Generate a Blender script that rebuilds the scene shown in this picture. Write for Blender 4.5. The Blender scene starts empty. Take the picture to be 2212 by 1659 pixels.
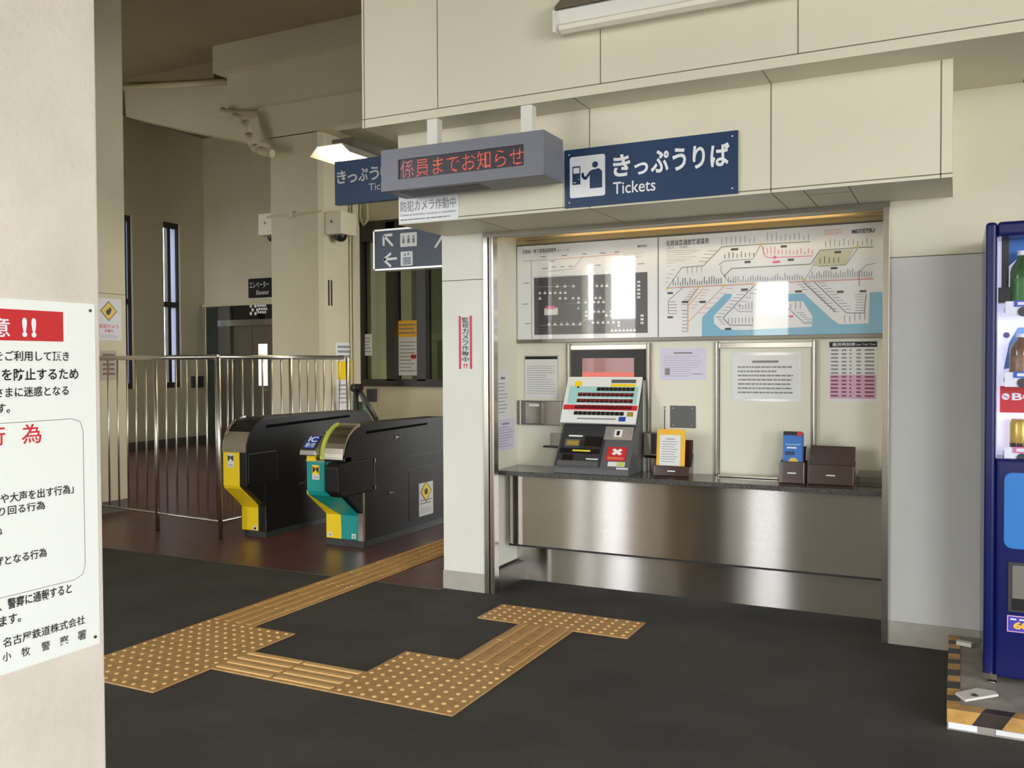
import bpy, bmesh, math, random
from mathutils import Vector, Matrix
from mathutils.bvhtree import BVHTree
random.seed(7)
SC = bpy.context.scene
COL = SC.collection

# ------------------------------------------------------------------ camera, world, exposure
EYE = 1.365
FPX, YAW, PITCH, ROLL = 1937.8, -0.46056, -0.023148, -0.0047916
CX, CY = 1106.0, 829.5
_f = Vector((math.sin(YAW)*math.cos(PITCH), math.cos(YAW)*math.cos(PITCH), math.sin(PITCH)))
_r = Vector((math.cos(YAW), -math.sin(YAW), 0)); _u = _r.cross(_f)
_r, _u = _r*math.cos(ROLL)+_u*math.sin(ROLL), -_r*math.sin(ROLL)+_u*math.cos(ROLL)
cam_data = bpy.data.cameras.new('camera'); cam = bpy.data.objects.new('camera', cam_data); COL.objects.link(cam)
cam_data.sensor_width = 36; cam_data.lens = FPX/2212*36; cam_data.clip_start = 0.05
cam.matrix_world = Matrix(((_r.x, _u.x, -_f.x, 0), (_r.y, _u.y, -_f.y, 0), (_r.z, _u.z, -_f.z, EYE), (0, 0, 0, 1)))
SC.camera = cam
SC.view_settings.view_transform = 'Standard'; SC.view_settings.look = 'None'
SC.view_settings.gamma = 1; SC.view_settings.use_curve_mapping = False
SC.view_settings.exposure = 0.0
SC.cycles.use_denoising = True; SC.cycles.blur_glossy = .5
SC.cycles.max_bounces = 10; SC.cycles.diffuse_bounces = 6; SC.cycles.sample_clamp_indirect = 8

world = bpy.data.worlds.new('sky'); SC.world = world; world.use_nodes = True
bg = world.node_tree.nodes['Background']
bg.inputs[0].default_value = (0.93, 0.96, 1.0, 1); bg.inputs[1].default_value = 13.6

def portal(name, loc, w, h, d):
    "marks an opening to the sky for light sampling (gives off no light of its own)"
    l = bpy.data.lights.new(name, 'AREA'); l.shape = 'RECTANGLE'; l.size = w; l.size_y = h; l.cycles.is_portal = True
    o = bpy.data.objects.new(name, l); COL.objects.link(o); o.location = loc
    o.rotation_euler = Vector(d).to_track_quat('-Z', 'Y').to_euler(); return o
portal('daylight_entrance', (2.65, -4.0, 1.55), 1.9, 3.1, (0, 1, 0))
for _x, _w, _h in ((-5.605, .21, 3.05), (-5.025, .53, 3.16), (-2.58, .52, 2.62)): portal('daylight_slot', (_x, -4.0, _h/2), _w, _h, (0, 1, 0))
portal('daylight_side', (5.0, -1.3, 1.75), 3.8, 3.5, (-1, 0, 0))
portal('daylight_left', (-7.1, -1.75, 1.75), 3.7, 3.5, (1, 0, 0))
portal('daylight_hall', (-10.65, 5.3, 2.1), 1.9, 3.2, (0, 1, 0))

def P(u, v, ax, val):
    "the point of the plane axis=val that the photograph shows at pixel (u, v)"
    d = _r*((u-CX)/FPX) - _u*((v-CY)/FPX) + _f
    o = Vector((0, 0, EYE)); t = (val-o[ax])/d[ax]
    return o + d*t

# ------------------------------------------------------------------ materials
def lin(c):
    c = [x/255 for x in c]
    return tuple(x/12.92 if x <= .04045 else ((x+.055)/1.055)**2.4 for x in c)+(1,)
MATS = {}
def mat(name, rgb, rough=.6, metal=0, noise=0, nscale=8, bump=0, bscale=60, coat=0, coat_ior=1.5, emit=0, spec=.5, stretch=None, ecol=None, aniso=0):
    if name in MATS: return MATS[name]
    m = bpy.data.materials.new(name); m.use_nodes = True; nt = m.node_tree; N = nt.nodes; L = nt.links
    b = N['Principled BSDF']; c = lin(rgb)
    b.inputs['Base Color'].default_value = c; b.inputs['Roughness'].default_value = rough; b.inputs['Metallic'].default_value = metal
    b.inputs['Specular IOR Level'].default_value = spec
    if coat: b.inputs['Coat Weight'].default_value = coat; b.inputs['Coat Roughness'].default_value = .02; b.inputs['Coat IOR'].default_value = coat_ior
    if emit: b.inputs['Emission Color'].default_value = lin(ecol or rgb); b.inputs['Emission Strength'].default_value = emit
    tc = N.new('ShaderNodeTexCoord'); mp = N.new('ShaderNodeMapping'); L.new(tc.outputs['Object'], mp.inputs[0])
    if stretch: mp.inputs['Scale'].default_value = stretch
    if noise:
        n = N.new('ShaderNodeTexNoise'); n.inputs['Scale'].default_value = nscale; n.inputs['Detail'].default_value = 6
        L.new(mp.outputs[0], n.inputs['Vector'])
        r = N.new('ShaderNodeValToRGB'); r.color_ramp.elements[0].position = .3; r.color_ramp.elements[1].position = .7
        r.color_ramp.elements[0].color = tuple(x*(1-noise) for x in c[:3])+(1,); r.color_ramp.elements[1].color = tuple(min(1, x*(1+noise*.5)) for x in c[:3])+(1,)
        L.new(n.outputs['Fac'], r.inputs[0]); L.new(r.outputs[0], b.inputs['Base Color'])
    if bump:
        n2 = N.new('ShaderNodeTexNoise'); n2.inputs['Scale'].default_value = bscale; n2.inputs['Detail'].default_value = 5
        L.new(mp.outputs[0], n2.inputs['Vector'])
        bp = N.new('ShaderNodeBump'); bp.inputs['Strength'].default_value = bump; bp.inputs['Distance'].default_value = .01
        L.new(n2.outputs['Fac'], bp.inputs['Height']); L.new(bp.outputs[0], b.inputs['Normal'])
    if aniso:
        b.inputs['Anisotropic'].default_value = aniso
        t = N.new('ShaderNodeTangent'); t.direction_type = 'RADIAL'; t.axis = 'X'; L.new(t.outputs[0], b.inputs['Tangent'])
        b.inputs['Anisotropic Rotation'].default_value = 0
    MATS[name] = m
    return m
M_cream = mat('cream_wall_panel', (226, 220, 198), .5, noise=.03, nscale=1.5, bump=.04, bscale=90)
M_white = mat('pale_pillar_panel', (228, 229, 218), .5, noise=.05, nscale=2.5, bump=.05, bscale=80)
M_alcove = mat('cream_enamel_metal', (228, 226, 208), .38)
M_conc = mat('hall_plaster', (204, 196, 168), .8, noise=.05, nscale=1.2, bump=.1, bscale=40)
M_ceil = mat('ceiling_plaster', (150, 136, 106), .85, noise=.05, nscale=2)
M_plaster = mat('rough_render', (222, 212, 198), .85, noise=.1, nscale=4, bump=.5, bscale=35)
M_skirt = mat('concrete_skirting', (176, 172, 160), .7, noise=.12, nscale=9, bump=.1)
M_skirtd = mat('dark_skirting', (92, 88, 78), .6, noise=.1)
M_joint = mat('sealant_joint', (120, 114, 98), .8)
M_asphalt = mat('dark_asphalt_floor', (76, 75, 72), .8, noise=.22, nscale=2.6, bump=.35, bscale=160, spec=.25)
M_red = mat('red_brown_floor', (104, 68, 62), .33, noise=.2, nscale=3, bump=.04, bscale=12, spec=.5)
M_tact = mat('ochre_tactile_tile', (200, 158, 100), .6, noise=.18, nscale=18, bump=.15, bscale=120)
M_barw = mat('tactile_bar_worn', (206, 162, 100), .5)
M_dome = mat('tactile_dome_worn', (228, 188, 124), .5)
M_steel = mat('brushed_steel', (204, 200, 197), .22, metal=1, noise=.04, nscale=3, stretch=(1, 1, 60), aniso=1)
M_rail = mat('rail_steel', (206, 200, 194), .33, metal=1)
M_steelv = mat('satin_steel', (196, 190, 182), .22, metal=1)
M_steeld = mat('dull_steel', (140, 134, 126), .35, metal=1)
M_lamptint = mat('lamp_tinted_metal', (200, 186, 150), .3, metal=.8)  # steel with the hidden lamp's yellow glow put into its colour
M_granite = mat('dark_granite', (84, 82, 78), .22, noise=.5, nscale=120, coat=.3)
M_navy = mat('navy_sign', (34, 62, 98), .35)
M_navy2 = mat('navy_sign_painted_glow', (60, 88, 130), .35)  # lighter copy of the navy: the backlit look is only in the colour
M_ink = mat('black_ink', (34, 32, 32), .5)
M_grey_ink = mat('grey_ink', (138, 136, 136), .6)
M_pale = mat('white_print', (238, 240, 244), .45)
M_paper = mat('white_paper', (226, 228, 228), .6)
M_lilac = mat('lilac_paper', (214, 212, 232), .6)
M_redp = mat('red_print', (206, 44, 48), .45)
M_pink = mat('pink_print', (214, 170, 196), .5)
M_ledbox = mat('grey_display_housing', (122, 124, 136), .45)
M_ledbg = mat('display_window', (58, 54, 66), .3)
M_led = mat('red_led', (220, 92, 68), .5, emit=.38)
M_led_glare = mat('red_led_painted_glare', (206, 110, 116), .5, emit=.35)  # paler red: glare over the display put into the colour
M_gate = mat('black_gate_panel', (28, 27, 26), .4, spec=.3)
M_gated = mat('charcoal_gate_base', (52, 54, 52), .5)
M_yellow = mat('yellow_gate_panel', (250, 214, 24), .4)
M_teal = mat('teal_gate_panel', (6, 150, 144), .4)
M_lime = mat('lime_strip', (200, 210, 90), .4)
M_groove = mat('dull_black_groove', (8, 8, 8), .9, spec=.1)
M_mgrey = mat('machine_grey', (96, 96, 98), .4)
M_mdark = mat('machine_dark_grey', (58, 58, 60), .35)
M_black = mat('black_plastic', (22, 20, 20), .35)
M_btn = mat('lit_price_button', (50, 20, 22), .3, emit=.08, ecol=(190, 40, 50))
M_btnk = mat('dark_price_button', (38, 34, 32), .3)
M_panelw = mat('button_panel_white', (232, 236, 234), .35)
M_aqua = mat('pale_aqua_print', (166, 214, 212), .4)
M_brown = mat('dark_brown_acrylic', (58, 30, 26), .18, coat=.4)
M_blue = mat('vending_blue', (14, 24, 88), .22, coat=.3)
M_vmin = mat('vending_lit_interior', (238, 236, 250), .5, emit=.55, ecol=(226, 226, 255))
M_vmpanel = mat('sky_blue_panel', (40, 120, 200), .4)
M_board = mat('map_board_print', (234, 236, 238), .3, coat=1, coat_ior=1.75)
M_bdark = mat('map_dark_panel', (66, 64, 70), .3, coat=1, coat_ior=1.75)
M_sea = mat('map_sea_blue', (128, 186, 216), .3, coat=1, coat_ior=1.75)
M_lred = mat('map_line_red', (214, 150, 146), .4, coat=1, coat_ior=1.75)
M_lor = mat('map_line_orange', (226, 168, 120), .4, coat=1, coat_ior=1.75)
M_lgr = mat('map_line_green', (140, 156, 144), .4, coat=1, coat_ior=1.75)
M_lgy = mat('map_line_grey', (130, 134, 150), .4, coat=1, coat_ior=1.75)
M_lpk = mat('map_line_pink', (226, 110, 150), .4, coat=1, coat_ior=1.75)
M_land2 = mat('map_inset_yellow', (206, 206, 176), .3, coat=1, coat_ior=1.75)
M_mink = mat('map_ink', (70, 70, 72), .4, coat=1, coat_ior=1.75)
M_mwht = mat('map_white', (225, 225, 225), .4, coat=1, coat_ior=1.75)
M_myel = mat('map_yellow', (220, 196, 90), .4, coat=1, coat_ior=1.75)
M_screen = mat('dim_pink_screen', (150, 96, 100), .2, emit=.12, coat=.6)
M_screenr = mat('salmon_screen_band', (220, 110, 100), .3, emit=.2)
M_frame = mat('dark_window_frame', (48, 46, 42), .4)
M_tube = mat('fluorescent_tube', (255, 250, 225), .5, emit=12, ecol=(255, 240, 190))
M_lampw = mat('lamp_white_enamel', (236, 234, 226), .35)
M_lampd = mat('lamp_dark_edge', (110, 98, 80), .5)
M_pipe = mat('painted_conduit', (200, 190, 158), .5)
M_dwhite = mat('camera_housing', (214, 206, 178), .45)
M_wood = mat('dark_bottle_coffee', (120, 92, 70), .2, coat=.6)
M_green = mat('green_tea', (52, 96, 50), .15, coat=.6)
M_gold = mat('gold_can', (208, 178, 90), .3, metal=.5)
M_skyblue = mat('leaflet_blue', (58, 120, 200), .4)
M_amber = mat('amber_folder', (240, 186, 50), .45)
M_tape = mat('hazard_yellow_tape', (206, 158, 84), .5, noise=.35, nscale=14)
M_tapek = mat('hazard_black_tape', (58, 50, 44), .4, noise=.3, nscale=14)
M_wplate = mat('white_plastic_plate', (226, 224, 216), .45)
M_ctan = mat('worn_grey_board', (158, 152, 142), .7, noise=.25, nscale=12)
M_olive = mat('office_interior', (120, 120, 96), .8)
M_door = mat('elevator_door', (120, 114, 98), .3, metal=.5)
M_exit = mat('outside_paving', (176, 175, 172), .9)  # kept pale to stand in for sunlit ground in the steel reflections
M_bluep = mat('purple_blue_print', (70, 60, 180), .4)

def brushed(name, rgb, rough, aniso):
    "sheet steel brushed along its length: highlights stretch upright"
    m = bpy.data.materials.new(name); m.use_nodes = True; nt = m.node_tree; N = nt.nodes; L = nt.links
    N.remove(N['Principled BSDF']); out = N['Material Output']; g = N.new('ShaderNodeBsdfAnisotropic'); g.inputs['Roughness'].default_value = rough; g.inputs['Anisotropy'].default_value = aniso; g.inputs['Rotation'].default_value = .25
    t = N.new('ShaderNodeTangent'); t.direction_type = 'RADIAL'; t.axis = 'X'; L.new(t.outputs[0], g.inputs['Tangent'])
    tc = N.new('ShaderNodeTexCoord'); mp = N.new('ShaderNodeMapping'); mp.inputs['Scale'].default_value = (1.5, 1, 70); n = N.new('ShaderNodeTexNoise'); n.inputs['Scale'].default_value = 3; n.inputs['Detail'].default_value = 5
    L.new(tc.outputs['Object'], mp.inputs[0]); L.new(mp.outputs[0], n.inputs['Vector']); c = lin(rgb)
    r = N.new('ShaderNodeValToRGB'); r.color_ramp.elements[0].color = tuple(x*.9 for x in c[:3])+(1,); r.color_ramp.elements[1].color = tuple(min(1, x*1.06) for x in c[:3])+(1,)
    L.new(n.outputs['Fac'], r.inputs[0]); L.new(r.outputs[0], g.inputs['Color']); L.new(g.outputs[0], out.inputs[0]); return m
M_steel = brushed('brushed_counter_steel', (214, 210, 208), .23, .84)
def glassy(name, tint=(.9, .95, 1), ior=1.5):
    m = bpy.data.materials.new(name); m.use_nodes = True; nt = m.node_tree; N = nt.nodes; L = nt.links
    N.remove(N['Principled BSDF']); out = N['Material Output']
    t = N.new('ShaderNodeBsdfTransparent'); t.inputs[0].default_value = tint+(1,)
    g = N.new('ShaderNodeBsdfGlossy'); g.inputs['Roughness'].default_value = .02
    fr = N.new('ShaderNodeFresnel'); ge = N.new('ShaderNodeNewGeometry'); mt = N.new('ShaderNodeMath'); mt.operation = 'MULTIPLY_ADD'
    mt.inputs[1].default_value = 1/ior-ior; mt.inputs[2].default_value = ior; L.new(ge.outputs['Backfacing'], mt.inputs[0]); L.new(mt.outputs[0], fr.inputs[0])
    mx = N.new('ShaderNodeMixShader'); L.new(fr.outputs[0], mx.inputs[0]); L.new(t.outputs[0], mx.inputs[1]); L.new(g.outputs[0], mx.inputs[2])
    L.new(mx.outputs[0], out.inputs[0]); return m
M_glass = glassy('clear_pane')
M_vglass = glassy('thin_display_pane', (.97, .97, 1), 1.13)
M_oglass = glassy('office_pane', (.75, .8, .7))
M_acr = glassy('clear_acrylic', (.85, .85, .85))
def frosted(name, col):
    m = bpy.data.materials.new(name); m.use_nodes = True; nt = m.node_tree; N = nt.nodes; L = nt.links
    N.remove(N['Principled BSDF']); out = N['Material Output']
    t = N.new('ShaderNodeBsdfTranslucent'); t.inputs[0].default_value = lin(col)
    d = N.new('ShaderNodeBsdfDiffuse'); d.inputs[0].default_value = lin(col)
    mx = N.new('ShaderNodeMixShader'); mx.inputs[0].default_value = .5; L.new(t.outputs[0], mx.inputs[1]); L.new(d.outputs[0], mx.inputs[2])
    L.new(mx.outputs[0], out.inputs[0]); return m
M_frost = frosted('frosted_pane', (190, 194, 208))

# ------------------------------------------------------------------ geometry helpers
class MB:
    def __init__(s): s.v = []; s.f = []; s.m = []; s.mats = []; s.sm = []
    def mi(s, m):
        if m not in s.mats: s.mats.append(m)
        return s.mats.index(m)
    def face(s, pts, m, smooth=False):
        b = len(s.v); s.v += [tuple(p) for p in pts]; s.f.append(list(range(b, b+len(pts)))); s.m.append(s.mi(m)); s.sm.append(smooth)
    def mesh(s, V, F, m, smooth=False):
        b = len(s.v); s.v += [tuple(p) for p in V]; i = s.mi(m)
        for f in F: s.f.append([b+k for k in f]); s.m.append(i); s.sm.append(smooth)
    def box(s, x0, x1, y0, y1, z0, z1, m):
        V = [(x, y, z) for z in (z0, z1) for y in (y0, y1) for x in (x0, x1)]
        s.mesh(V, [(0, 2, 3, 1), (4, 5, 7, 6), (0, 1, 5, 4), (2, 6, 7, 3), (0, 4, 6, 2), (1, 3, 7, 5)], m); return s
    def prism(s, pts, ax, v0, v1, m, smooth=False):
        "2-D outline (the two other axes in order) swept along axis ax"
        n = len(pts)
        def q(p, v):
            return (v, p[0], p[1]) if ax == 0 else ((p[0], v, p[1]) if ax == 1 else (p[0], p[1], v))
        V = [q(p, v0) for p in pts]+[q(p, v1) for p in pts]
        b = len(s.v); s.mesh(V, [tuple(range(n-1, -1, -1)), tuple(range(n, 2*n))], m)
        i = s.mi(m)
        for k in range(n): s.f.append([b+k, b+(k+1) % n, b+n+(k+1) % n, b+n+k]); s.m.append(i); s.sm.append(smooth)
        return s
    def cyl(s, p, q, r, m, n=16, r2=None):
        p = Vector(p); q = Vector(q); r2 = r if r2 is None else r2; d = (q-p).normalized()
        a = d.orthogonal().normalized(); c = d.cross(a); V = []
        for e, rr in ((p, r), (q, r2)):
            for k in range(n): t = 2*math.pi*k/n; V.append(e+a*math.cos(t)*rr+c*math.sin(t)*rr)
        b = len(s.v); s.mesh(V, [tuple(range(n-1, -1, -1)), tuple(range(n, 2*n))], m); i = s.mi(m)
        for k in range(n): s.f.append([b+k, b+(k+1) % n, b+n+(k+1) % n, b+n+k]); s.m.append(i); s.sm.append(True)
        return s
    def lathe(s, c, prof, m, n=20, half=False):
        "profile of (radius, height) turned about the vertical through c"
        V = []; F = []; c = Vector(c)
        for r, h in prof:
            for k in range(n): t = 2*math.pi*k/n; V.append((c.x+r*math.cos(t), c.y+r*math.sin(t), c.z+h))
        for j in range(len(prof)-1):
            for k in range(n): F.append((j*n+k, j*n+(k+1) % n, (j+1)*n+(k+1) % n, (j+1)*n+k))
        s.mesh(V, F, m, True); s.mesh([V[k] for k in range(n)], [tuple(range(n-1, -1, -1))], m); s.mesh(V[-n:], [tuple(range(n))], m); return s
    def sheet(s, ax, val, a0, a1, b0, b1, m, d=.001, t=.0008):
        a0, a1 = sorted((a0, a1)); b0, b1 = sorted((b0, b1))
        if ax == 1: s.box(a0, a1, val-d, val-d+t, b0, b1, m)
        else: s.box(val+d-t, val+d, a0, a1, b0, b1, m)
        return s
    def seg(s, ax, val, p, q, w, m, d=.0015):
        (a, b), (c, e) = p, q; L = math.hypot(c-a, e-b) or 1e-6; nx, ny = -(e-b)/L*w/2, (c-a)/L*w/2
        pts = [(a+nx, b+ny), (a-nx, b-ny), (c-nx, e-ny), (c+nx, e+ny)]
        s.poly(ax, val, pts, m, d); return s
    def poly(s, ax, val, pts, m, d=.0015):
        area = sum(pts[i][0]*pts[(i+1) % len(pts)][1]-pts[(i+1) % len(pts)][0]*pts[i][1] for i in range(len(pts)))
        if area < 0: pts = pts[::-1]
        s.face([(p[0], val-d, p[1]) if ax == 1 else (val+d, p[0], p[1]) for p in pts], m); return s
    def disc(s, ax, val, a, b, r, m, d=.0015, n=20, k=1, t0=0, t1=2*math.pi):
        s.poly(ax, val, [(a+r*math.cos(t0+(t1-t0)*i/n), b+k*r*math.sin(t0+(t1-t0)*i/n)) for i in range(n)], m, d); return s
    def rrect(s, ax, val, a0, a1, b0, b1, r, m, d=.0015):
        pts = []
        for cx, cy, t in ((a1-r, b1-r, 0), (a0+r, b1-r, 90), (a0+r, b0+r, 180), (a1-r, b0+r, 270)):
            for k in range(6): a = math.radians(t+k*18); pts.append((cx+r*math.cos(a), cy+r*math.sin(a)))
        s.poly(ax, val, pts, m, d); return s
    def build(s, name, parent=None, bevel=0, **tags):
        me = bpy.data.meshes.new(name); me.from_pydata(s.v, [], s.f)
        for m in s.mats: me.materials.append(m)
        me.polygons.foreach_set('material_index', s.m); me.polygons.foreach_set('use_smooth', s.sm); me.update()
        o = bpy.data.objects.new(name, me); COL.objects.link(o)
        if bevel:
            b = o.modifiers.new('b', 'BEVEL'); b.width = bevel; b.segments = 3; b.limit_method = 'ANGLE'; b.angle_limit = math.radians(40)
        if parent: attach(o, parent)
        return o

def attach(o, parent):
    o.parent = parent
    off = Vector((0, 0, 0)); q = parent
    while q: off += Vector(q.location); q = q.parent
    if not any(True for _ in [0] if parent.type != 'EMPTY'): pass
    o.matrix_parent_inverse = Matrix.Translation(-off) if parent.type == 'EMPTY' else Matrix.Identity(4)

def thing(name, label, cat, loc=(0, 0, 0), group=None):
    o = bpy.data.objects.new(name, None); COL.objects.link(o); o.location = loc; o.empty_display_size = .1
    o['label'] = label; o['category'] = cat
    if group: o['group'] = group
    return o
def tag(o, label, cat, group=None):
    o['label'] = label; o['category'] = cat
    if group: o['group'] = group
    return o
def struct(o, label=None, cat=None):
    o['kind'] = 'structure'
    if label: o['label'] = label
    if cat: o['category'] = cat
    return o

_glyph = {}
def glyphs(body, bold=0):
    key = (body, bold)
    if key not in _glyph:
        c = bpy.data.curves.new('t', 'FONT'); c.body = body; c.offset = bold; c.resolution_u = 4
        o = bpy.data.objects.new('t', c); COL.objects.link(o); bpy.context.view_layer.update()
        dg = bpy.context.evaluated_depsgraph_get(); me = bpy.data.meshes.new_from_object(o.evaluated_get(dg))
        V = [v.co.copy() for v in me.vertices]; F = [tuple(p.vertices) for p in me.polygons]
        bpy.data.objects.remove(o); bpy.data.curves.remove(c); bpy.data.meshes.remove(me)
        _glyph[key] = (V, F)
    return _glyph[key]
def write(mb, body, ax, val, a0, a1, b0, b1, m, bold=.01, d=.002):
    "letters of body filling the rectangle a0..a1 by b0..b1 on the plane"
    V, F = glyphs(body, bold)
    if not V: return
    x0 = min(v.x for v in V); x1 = max(v.x for v in V); y0 = min(v.y for v in V); y1 = max(v.y for v in V)
    sx = (a1-a0)/max(x1-x0, 1e-6); sy = (b1-b0)/max(y1-y0, 1e-6)
    Q = []
    for v in V:
        a = a0+(v.x-x0)*sx; b = b0+(v.y-y0)*sy
        Q.append((a, val-d, b) if ax == 1 else (val+d, a, b))
    mb.mesh(Q, F, m)
def R(u0, v0, u1, v1, ax, val):
    "rectangle on a plane from the top-left and bottom-right corners in the photograph"
    p = P(u0, v0, ax, val); q = P(u1, v1, ax, val); k = 1-ax
    return (p[k], q[k], q[2], p[2])
def lines(mb, ax, val, a0, a1, b0, b1, n, m, th=.35, d=.002, seed=1, chop=True):
    "rows of fine print too small to read"
    rg = random.Random(seed); h = (b1-b0)/n
    for i in range(n):
        zc = b1-h*(i+.5); e = a1-(a1-a0)*rg.choice((0, .02, .05, .3, .1)); x = a0
        while x < e:
            w = min(e-x, (a1-a0)*(rg.uniform(.03, .12) if chop else 1)); mb.sheet(ax, val, x, x+w, zc-h*th/2, zc+h*th/2, m, d=d, t=.0004); x += w+(a1-a0)*.012

# ================================================================== SETTING
WY, LBY, UBY, BKY = 4.677, 4.17, 3.956, 5.114     # pillar face, lower beam face, upper beam face, alcove back
LBZ, UBZ, CZ, TOP = 2.13, 2.619, .7216, 5.3

struct(MB().box(-7.4, 5.2, -4.3, WY-.047, -.2, 0, M_asphalt).build('floor'))
struct(MB().box(-13, -2.788, WY-.047, 12, -.2, -.001, M_red).build('floor_hall'))
struct(MB().box(-2.788, 5.2, WY-.047, 9.5, -.2, -.0005, M_asphalt).build('floor_office'))
struct(MB().box(-60, 60, -60, 70, -.3, -.21, M_exit).build('ground'))
struct(MB().box(-7.2, -2.788, WY-.053, WY-.043, 0, .002, M_steeld).build('trim_1'))
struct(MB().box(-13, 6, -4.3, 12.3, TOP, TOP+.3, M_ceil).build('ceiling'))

# ticket office front: pillar, upper and lower beams, right wall
def panel_joints(mb, ax, val, segs, m=M_joint, w=.005, d=.0008):
    for p, q in segs: mb.seg(ax, val, p, q, w, m, d=d)
b = MB().box(-2.788, -2.502, WY, 7.6, 0, 2.62, M_white); panel_joints(b, 1, WY, [((-2.788, 1.862), (-2.502, 1.862))])
struct(b.build('wall_pillar'))
struct(MB().box(-2.792, -2.502, WY-.004, WY+.3, 0, .112, M_skirt).build('baseboard_pillar'))
b = MB().box(-.293, 5.2, WY, 5.3, 0, 1.862, mat('grey_white_panel', (214, 214, 210), .5, noise=.05, nscale=2.5)).box(-.293, 5.2, WY, 5.3, 1.862, 2.62, M_cream); panel_joints(b, 1, WY, [((-.293, 1.862), (2.2, 1.862)), ((.62, 1.862), (.62, 2.62))])
struct(b.build('wall_right'))
struct(MB().box(-.293, 5.2, WY-.006, WY+.1, 0, .112, M_skirt).build('baseboard_right'))
b = MB().box(-2.761, -.022, LBY, WY+.01, LBZ, 2.63, M_cream)
panel_joints(b, 1, LBY, [((-1.634, LBZ), (-1.634, 2.63)), ((-.758, LBZ), (-.758, 2.63)), ((-.066, LBZ), (-.066, 2.63)), ((-2.761, 2.146), (-.022, 2.146))])
for x in (-2.3, -1.634, -.758, -.43, -.62):
    b.box(x-.002, x+.002, LBY+.01, WY-.01, LBZ-.0008, LBZ, M_joint)
b.box(-.62, -.43, LBY+.14, LBY+.143, LBZ-.0008, LBZ, M_joint)
struct(b.build('wall_lower_beam'))
b = MB().box(-2.845, 5.2, UBY, 7.6, UBZ, TOP, M_cream)
panel_joints(b, 1, UBY, [((x, UBZ+.045), (x, TOP)) for x in (-2.377, -1.495, -.609, .30, 1.2)]+[((-2.845, UBZ+.045), (5.2, UBZ+.045)), ((-2.83, UBZ), (-2.83, TOP))])
for x in (-1.634, -.758, .26): b.box(x-.002, x+.002, UBY+.01, WY, UBZ-.0008, UBZ, M_joint)
struct(b.build('wall_upper_beam'))
# alcove
struct(MB().box(-2.502, -2.49, WY+.045, BKY, CZ-.6, 2.3, M_alcove).build('wall_alcove_left'))
struct(MB().box(-2.49, -2.44, WY+.05, 4.72, 0, 2.3, M_steeld).build('trim_2'))
struct(MB().box(-.30, -.293, WY, BKY, 0, 2.3, M_alcove).build('wall_alcove_right'))
b = MB().box(-2.502, -.293, BKY, BKY+.1, 0, 2.4, M_alcove)
panel_joints(b, 1, BKY, [((x, .72), (x, 1.49)) for x in (-2.50, -2.16)], w=.004)
struct(b.build('wall_alcove_back'))
struct(MB().box(-2.502, -.293, WY+.02, BKY, 2.26, 2.3, M_alcove).build('ceiling_alcove'))
b = MB()
b.box(-2.502, -2.472, WY-.012, WY+.03, 0, 2.118, M_steelv); b.box(-2.468, -2.452, WY-.004, WY+.05, 0, 2.118, M_steeld); b.box(-2.450, -2.437, WY-.008, WY+.05, 0, 2.118, M_steelv)
struct(b.build('trim_3', bevel=.002))
struct(MB().box(-.322, -.293, WY-.012, WY+.05, 0, 2.13, M_steelv).build('trim_4', bevel=.002))
b = MB().box(-2.502, -.293, WY-.014, WY+.03, 2.104, 2.13, M_steeld)
b.box(-2.437, -.32, BKY-.10, BKY-.06, 2.128, 2.142, M_lamptint); b.box(-2.437, -.32, BKY-.2, BKY-.16, 2.132, 2.15, M_lamptint)
b.box(-2.437, -.32, BKY-.3, BKY-.27, 2.12, 2.15, M_steeld); b.box(-2.49, -.32, BKY-.03, BKY, 2.108, 2.24, M_lamptint)
struct(b.build('trim_5'))
struct(MB().box(-2.49, -2.437, WY+.05, BKY, 0, .118, M_steeld).box(-2.49, -2.487, WY+.05, BKY, .118, .13, M_ink).build('baseboard_alcove'))

# alcove hidden lamp above the header
t = thing('alcove_lamp', 'slim warm tube lamp tucked above the fare map behind the header', 'lamp', (-1.4, 4.76, 2.26))
MB().box(-2.3, -.5, 4.73, 4.79, 2.235, 2.26, M_lampw).build('housing', t)
M_wtube = mat('warm_tube', (255, 226, 170), .5, emit=10, ecol=(255, 226, 176))
MB().cyl((-2.25, 4.76, 2.222), (-.55, 4.76, 2.222), .012, M_wtube).build('tube', t)

# hall
struct(MB().box(-7.9, -7.0, 4.6, 5.95, 0, TOP, M_conc).box(-7.9, -6.985, 4.6, 5.955, 0, .11, M_skirtd)
       .box(-7.0, -6.998, 4.6, 5.95, 2.02, 2.026, M_joint).build('wall_slim_column'))
struct(MB().box(-7.4, -7.1, -4.3, -3.6, 0, TOP, M_conc).box(-7.4, -7.1, .1, 4.6, 0, TOP, M_conc).box(-7.4, -7.1, -3.6, .1, 3.5, TOP, M_conc).build('wall_left'))  # opening added out of view to bring daylight in from the left
SW = -11.8
slits = [(P(262, 480, 0, SW).y, P(285, 480, 0, SW).y), (P(352, 480, 0, SW).y, P(388, 480, 0, SW).y)]
SZ0, SZ1 = .98, 3.745
b = MB(); ys = [5.0, slits[0][0], slits[0][1], slits[1][0], slits[1][1], 11.7]
for i in (0, 2, 4): b.box(SW-.3, SW, ys[i], ys[i+1], 0, TOP, M_conc)
for i in (1, 3): b.box(SW-.3, SW, ys[i], ys[i+1], 0, SZ0, M_conc); b.box(SW-.3, SW, ys[i], ys[i+1], SZ1, TOP, M_conc)
struct(b.build('wall_slit'))
struct(MB().box(SW, SW+.015, 5.0, 11.7, 0, .13, M_skirtd).build('baseboard_slit'))
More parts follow.
